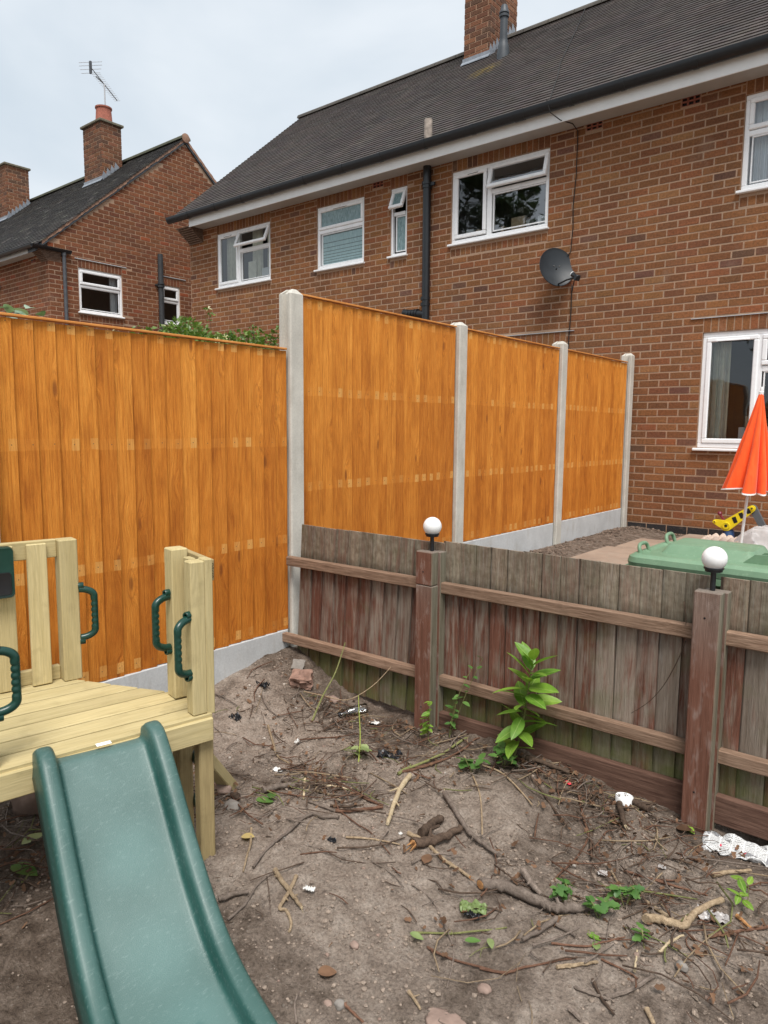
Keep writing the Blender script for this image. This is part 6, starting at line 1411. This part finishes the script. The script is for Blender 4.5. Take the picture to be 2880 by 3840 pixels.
for (cx, cy), (sx, sy), n in HOT:
    for _ in range(int(n*.7)):
        x, y = rnd.gauss(cx, sx*.8), min(rnd.gauss(cy, sy*.8), -5.55)
        if x < -.15: continue
        me = rnd.choice(dl); k = rnd.uniform(.45, 1.15); X = Matrix.Translation((x, y, ground_z(x, y, False)+.014+rnd.uniform(0, .010))) @ Matrix.Rotation(rnd.uniform(0, 6.28), 4, 'Z') @ Matrix.Rotation(rnd.uniform(-.6, .6), 4, 'Y') @ Matrix.Rotation(rnd.uniform(-.7, .7), 4, 'X') @ Matrix.Diagonal((k, k, k, 1))
        DM.add([v.co for v in me.vertices], [tuple(p.vertices) for p in me.polygons], X, (rnd.random(),)*3)
tag(DM.build('dead_leaves', M['leaf_dead'], None, 'all', fix=False), 'small brown dead leaves scattered among the twigs', 'leaves', None, 'stuff')

# ------------------------------------------------------------------ plants
def orient(P, d, roll=0):
    d = Vector(d).normalized(); up = Vector((0, 0, 1)); y = up.cross(d)
    y = y.normalized() if y.length > .05 else Vector((0, 1, 0)); z = d.cross(y); Mx = Matrix((d, y, z)).transposed().to_4x4() @ Matrix.Rotation(roll, 4, 'X'); Mx.translation = P; return Mx
lau = thing('laurel_seedling', (1.40, -5.60, GZ(1.4, -5.6)), 'bright green laurel seedling with long glossy leaves in front of the fence', 'plant')
LB, LT = Vector((1.42, -5.60, GZ(1.42, -5.60)-.01)), Vector((1.530, -5.64, .085))
stem = [LB.lerp(LT, t_) + Vector((.010*math.sin(t_*4), 0, 0)) for t_ in [i/8 for i in range(9)]]; m = MB(); m.tube(stem, [.006-.0035*i/8 for i in range(9)], 8); m.build('stem', M['stem_green'], lau, True)
lms = [leaf_mesh(.135, .032, c, 9, 0, .22) for c in (.25, .45, .65)]
for i in range(32):
    t_ = .14+.86*(i/31)**.9; P = LB.lerp(LT, t_); a = i*2.4+rnd.uniform(-.3, .3); el = rnd.uniform(-.25, .5)+.95*max(0, t_-.5)*2; k = rnd.uniform(.7, 1.2)*(1 if t_ < .9 else .85)
    d = Vector((math.cos(a)*math.cos(el), math.sin(a)*math.cos(el)*.75-.12, math.sin(el))); obj('leaf', rnd.choice(lms), M['leaf_pale' if i in (3, 9, 14) else 'leaf_laurel'], lau, orient(P, d, rnd.uniform(-.6, .6)) @ Matrix.Diagonal((k, k, k, 1)))
def weed(name, base, tops, mat, label, L_, W_, nl, serr=.1, sr=.0018, stemmat='stem_green'):
    t = thing(name, (base[0], base[1], GZ(base[0], base[1])), label, 'plant'); ms = [leaf_mesh(L_, W_, c, 7, serr, .2) for c in (.2, .5)]
    for j, tp in enumerate(tops):
        A_ = Vector((base[0], base[1], GZ(base[0], base[1])-.005)); B_ = Vector(tp); mid = A_.lerp(B_, .5)+Vector((rnd.uniform(-.02, .02), rnd.uniform(-.02, .02), .03)); P = smooth_path([A_, mid, B_], 5)
        m = MB(); m.tube(P, sr, 6); m.build('stem', M[stemmat], t, True)
        for i in range(nl):
            q_ = P[min(len(P)-1, int((.3+.7*i/(max(1, nl-1)))*(len(P)-1)))]; a = rnd.uniform(0, 6.28); k = rnd.uniform(.7, 1.2)
            obj('leaf', rnd.choice(ms), M[mat], t, orient(q_, (math.cos(a), math.sin(a)*.8-.2, rnd.uniform(-.2, .35)), rnd.uniform(-.5, .5)) @ Matrix.Diagonal((k, k, k, 1)))
weed('climbing_weed', (1.06, -5.58), [(1.10, -5.56, -.20), (1.16, -5.55, -.06), (1.22, -5.55, .005), (1.08, -5.57, -.30)], 'leaf_bramble', 'slender weed climbing the fence beside the jointed lamp post', .040, .013, 6, 0, .0013)
weed('climbing_weed', (.965, -5.625), [(.97, -5.63, -.30), (.985, -5.64, -.24), (.95, -5.63, -.36)], 'leaf_laurel', 'small bright weed at the foot of the jointed lamp post', .042, .013, 5, 0, .0012)
weed('bramble', (1.335, -5.80), [(1.31, -5.82, -.37), (1.37, -5.78, -.36), (1.28, -5.80, -.40)], 'leaf_bramble', 'dark green bramble sprig on the mound in front of the seedling', .050, .021, 4, .15)
weed('bramble', (1.42, -5.68), [(1.44, -5.70, -.33), (1.38, -5.66, -.34), (1.48, -5.72, -.37), (1.42, -5.74, -.35)], 'leaf_bramble', 'lighter bramble leaves right at the foot of the laurel seedling', .050, .021, 4, .15)
weed('nettle', (2.01, -6.32), [(1.995, -6.33, -.40), (2.02, -6.31, -.405)], 'leaf_bramble', 'small nettle tuft touching the left of the big branch fork', .036, .014, 7, .2)
weed('nettle', (2.165, -6.20), [(2.15, -6.22, -.385), (2.19, -6.19, -.39), (2.17, -6.17, -.40)], 'leaf_bramble', 'nettle tuft at the thin end of the largest branch', .036, .014, 7, .2)
weed('nettle', (2.13, -6.325), [(2.12, -6.34, -.40), (2.15, -6.31, -.405)], 'leaf_bramble', 'nettle tuft in front of the largest branch', .036, .014, 7, .2)
weed('nettle', (2.28, -6.345), [(2.275, -6.35, -.42)], 'leaf_bramble', 'tiny nettle by itself in front of the bent tan branch', .030, .012, 6, .2)
weed('uprooted_weed', (2.47, -5.93), [(2.43, -5.90, -.40), (2.46, -5.98, -.41)], 'leaf_laurel', 'wilted green weed lying at the right-hand picture edge', .05, .012, 4, 0)
weed('sprout', (.80, -5.98), [(.84, -6.0, -.40), (.78, -6.03, -.41), (.86, -5.95, -.41)], 'leaf_pale', 'pale green leafy sprout in the twigs before the jointed lamp post', .060, .020, 3, .1)
# honeysuckle behind the fence
hs = thing('honeysuckle', (-.75, -5.55, -.35), 'honeysuckle bush with cream flowers showing over the lower orange panel', 'shrub')
def cluster(n, fn, L_, W_, mats, parent, name):
    m = MB()
    for _ in range(n):
        P, d = fn(); k = rnd.uniform(.6, 1.3); X = orient(P, d, rnd.uniform(-1, 1)); l, w = L_*k, W_*k; m.add([(0, 0, 0), (l*.45, -w, l*.05), (l, 0, -l*.1), (l*.45, w, l*.05)], [(0, 1, 2, 3)], X, (rnd.random(),)*3)
    return m.build(name, M[mats], parent, False, fix=False)
humps = [(-.70, -6.02, 1.50, .20, .15), (-.72, -5.97, 1.46, .20, .17), (-.70, -5.80, 1.56, .14, .19), (-.78, -5.60, 1.50, .20, .20), (-.72, -5.36, 1.53, .20, .19), (-.70, -5.16, 1.48, .16, .16), (-.78, -6.12, 1.42, .14, .12), (-.75, -5.7, 1.2, .3, .35), (-.75, -5.3, 1.2, .3, .35)]
humps = [(a_, b_, c_-.05, d_, e_) for a_, b_, c_, d_, e_ in humps]
def hpt():
    cx, cy, cz, ry, rz_ = rnd.choice(humps); v = Vector((rnd.gauss(0, 1), rnd.gauss(0, 1), rnd.gauss(0, 1))).normalized()*rnd.random()**.35
    return Vector((cx+v.x*.22, cy+v.y*ry, cz+v.z*rz_)), v+Vector((rnd.gauss(0, .6), rnd.gauss(0, .6), rnd.gauss(.2, .5)))
cluster(13000, hpt, .029, .0095, 'leaf_hedge', hs, 'foliage')
SP = []
for _ in range(30):
    cx, cy, cz, ry, rz_ = rnd.choice(humps[:6]); a = Vector((cx+rnd.uniform(-.1, .15), cy+rnd.uniform(-1, 1)*ry, cz+rz_*.7)); b = a+Vector((rnd.uniform(-.08, .12), rnd.uniform(-.16, .16), rnd.uniform(.03, .12))); SP.append((a, b))
    m = MB(); m.tube([a, a.lerp(b, .5)+Vector((0, 0, .02)), b], .0016, 5); m.build('sprig', M['bark_red'], hs)
def spt():
    a, b = rnd.choice(SP); return a.lerp(b, rnd.random()**.6)+Vector((rnd.gauss(0, .008),)*3), (rnd.gauss(0, 1), rnd.gauss(0, 1), rnd.gauss(.3, .6))
cluster(520, spt, .032, .010, 'leaf_hedge', hs, 'sprig_leaves')
for _ in range(16):
    (a, b) = rnd.choice(SP); c = b if rnd.random() < .6 else a; m = MB()
    for k in range(6):
        d = Vector((rnd.gauss(.2, 1), rnd.gauss(0, 1), rnd.gauss(.3, .7))).normalized(); m.tube([c, c+d*.010, c+d*.019+Vector((0, 0, -.003))], [.001, .0016, .0026], 5)
    m.build('flower', M['petal'], hs, True, fix=False)
for _ in range(14):
    cx, cy, cz, ry, rz_ = rnd.choice(humps[:6]); c = Vector((cx+.2, cy+rnd.uniform(-1, 1)*ry, cz+rnd.uniform(.0, .8)*rz_)); m = MB()
    for k in range(7):
        d = Vector((rnd.gauss(.5, 1), rnd.gauss(0, 1), rnd.gauss(.3, .7))).normalized(); m.tube([c, c+d*.010, c+d*.018], [.001, .0016, .0026], 5)
    m.build('flower', M['petal'], hs, True, fix=False)
m = MB()
for y_ in (-5.9, -5.6, -5.3): m.tube([(-.75, y_, -.35), (-.77, y_+.05, .5), (-.74, y_-.03, 1.4)], [.012, .010, .005], 7)
m.build('stem', M['bark_grey'], hs)
for (yy, zz, n, lab) in ((-6.86, 1.60, 9, 'variegated ivy tuft peeping over the fence at the picture edge'), (-6.60, 1.545, 3, 'small variegated ivy tip above the fence below the downpipe')):
    iv = thing('ivy', (-.5, yy, -.35), lab, 'shrub'); ms = [leaf_mesh(.075, .026, c, 7, 0, .3) for c in (.3, .6)]
    for i in range(n):
        P = Vector((-.42+rnd.uniform(-.05, .05), yy+rnd.uniform(-.09, .09)*(n/6), zz-.03+rnd.uniform(-.03, .025))); obj('leaf', rnd.choice(ms), M['leaf_varieg'], iv, orient(P, (rnd.gauss(.6, .5), rnd.gauss(0, .8), rnd.gauss(.1, .4)), rnd.uniform(-.6, .6)))
    m = MB(); m.tube([(-.5, yy, -.35), (-.45, yy+.02, .6), (-.43, yy, zz-.02)], .006, 6); m.build('stem', M['bark_grey'], iv)
# trees behind the photographer, seen in the window panes
def tree(x, y, h, rad, label, n=9000):
    t = thing('garden_tree', (x, y, -.5), label, 'tree', 'trees across the garden'); m = MB(); m.tube([(x, y, -.5), (x+.1, y, h*.35), (x-.1, y+.1, h*.7)], [.22, .16, .05], 10)
    for k in range(6):
        a = k*1.05; m.tube([(x, y, h*(.35+.05*k)), (x+math.cos(a)*rad*.4, y+math.sin(a)*rad*.4, h*(.5+.05*k)), (x+math.cos(a)*rad*.8, y+math.sin(a)*rad*.8, h*(.6+.06*k))], [.08, .05, .02], 6)
    m.build('trunk', M['bark_dark'], t, True); cl = [(Vector((x, y, h*.66)) + Vector((rnd.gauss(0, 1)*rad*.55, rnd.gauss(0, 1)*rad*.55, rnd.gauss(0, 1)*h*.16)), rnd.uniform(.25, .5)*rad) for _ in range(20)]
    def f_():
        c, r_ = rnd.choice(cl); v = Vector((rnd.gauss(0, 1), rnd.gauss(0, 1), rnd.gauss(0, 1))).normalized()*rnd.random()**.4*r_; return c+v, (rnd.gauss(0, 1), rnd.gauss(0, 1), rnd.gauss(0, .6))
    cluster(n, f_, .17, .062, 'leaf_tree', t, 'crown')
tree(-15.5, -19, 16, 1.9, 'leafy tree reflected in the middle upstairs window'); tree(-12.9, -19.5, 12.0, 1.2, 'leafy tree reflected in the panes right of the downpipe'); tree(-1.5, -19.5, 8.0, 3.0, 'dark tree reflected in the lower window'); tree(3.2, -21.0, 8.0, 3.2, 'dark tree reflected at the edge of the lower window')
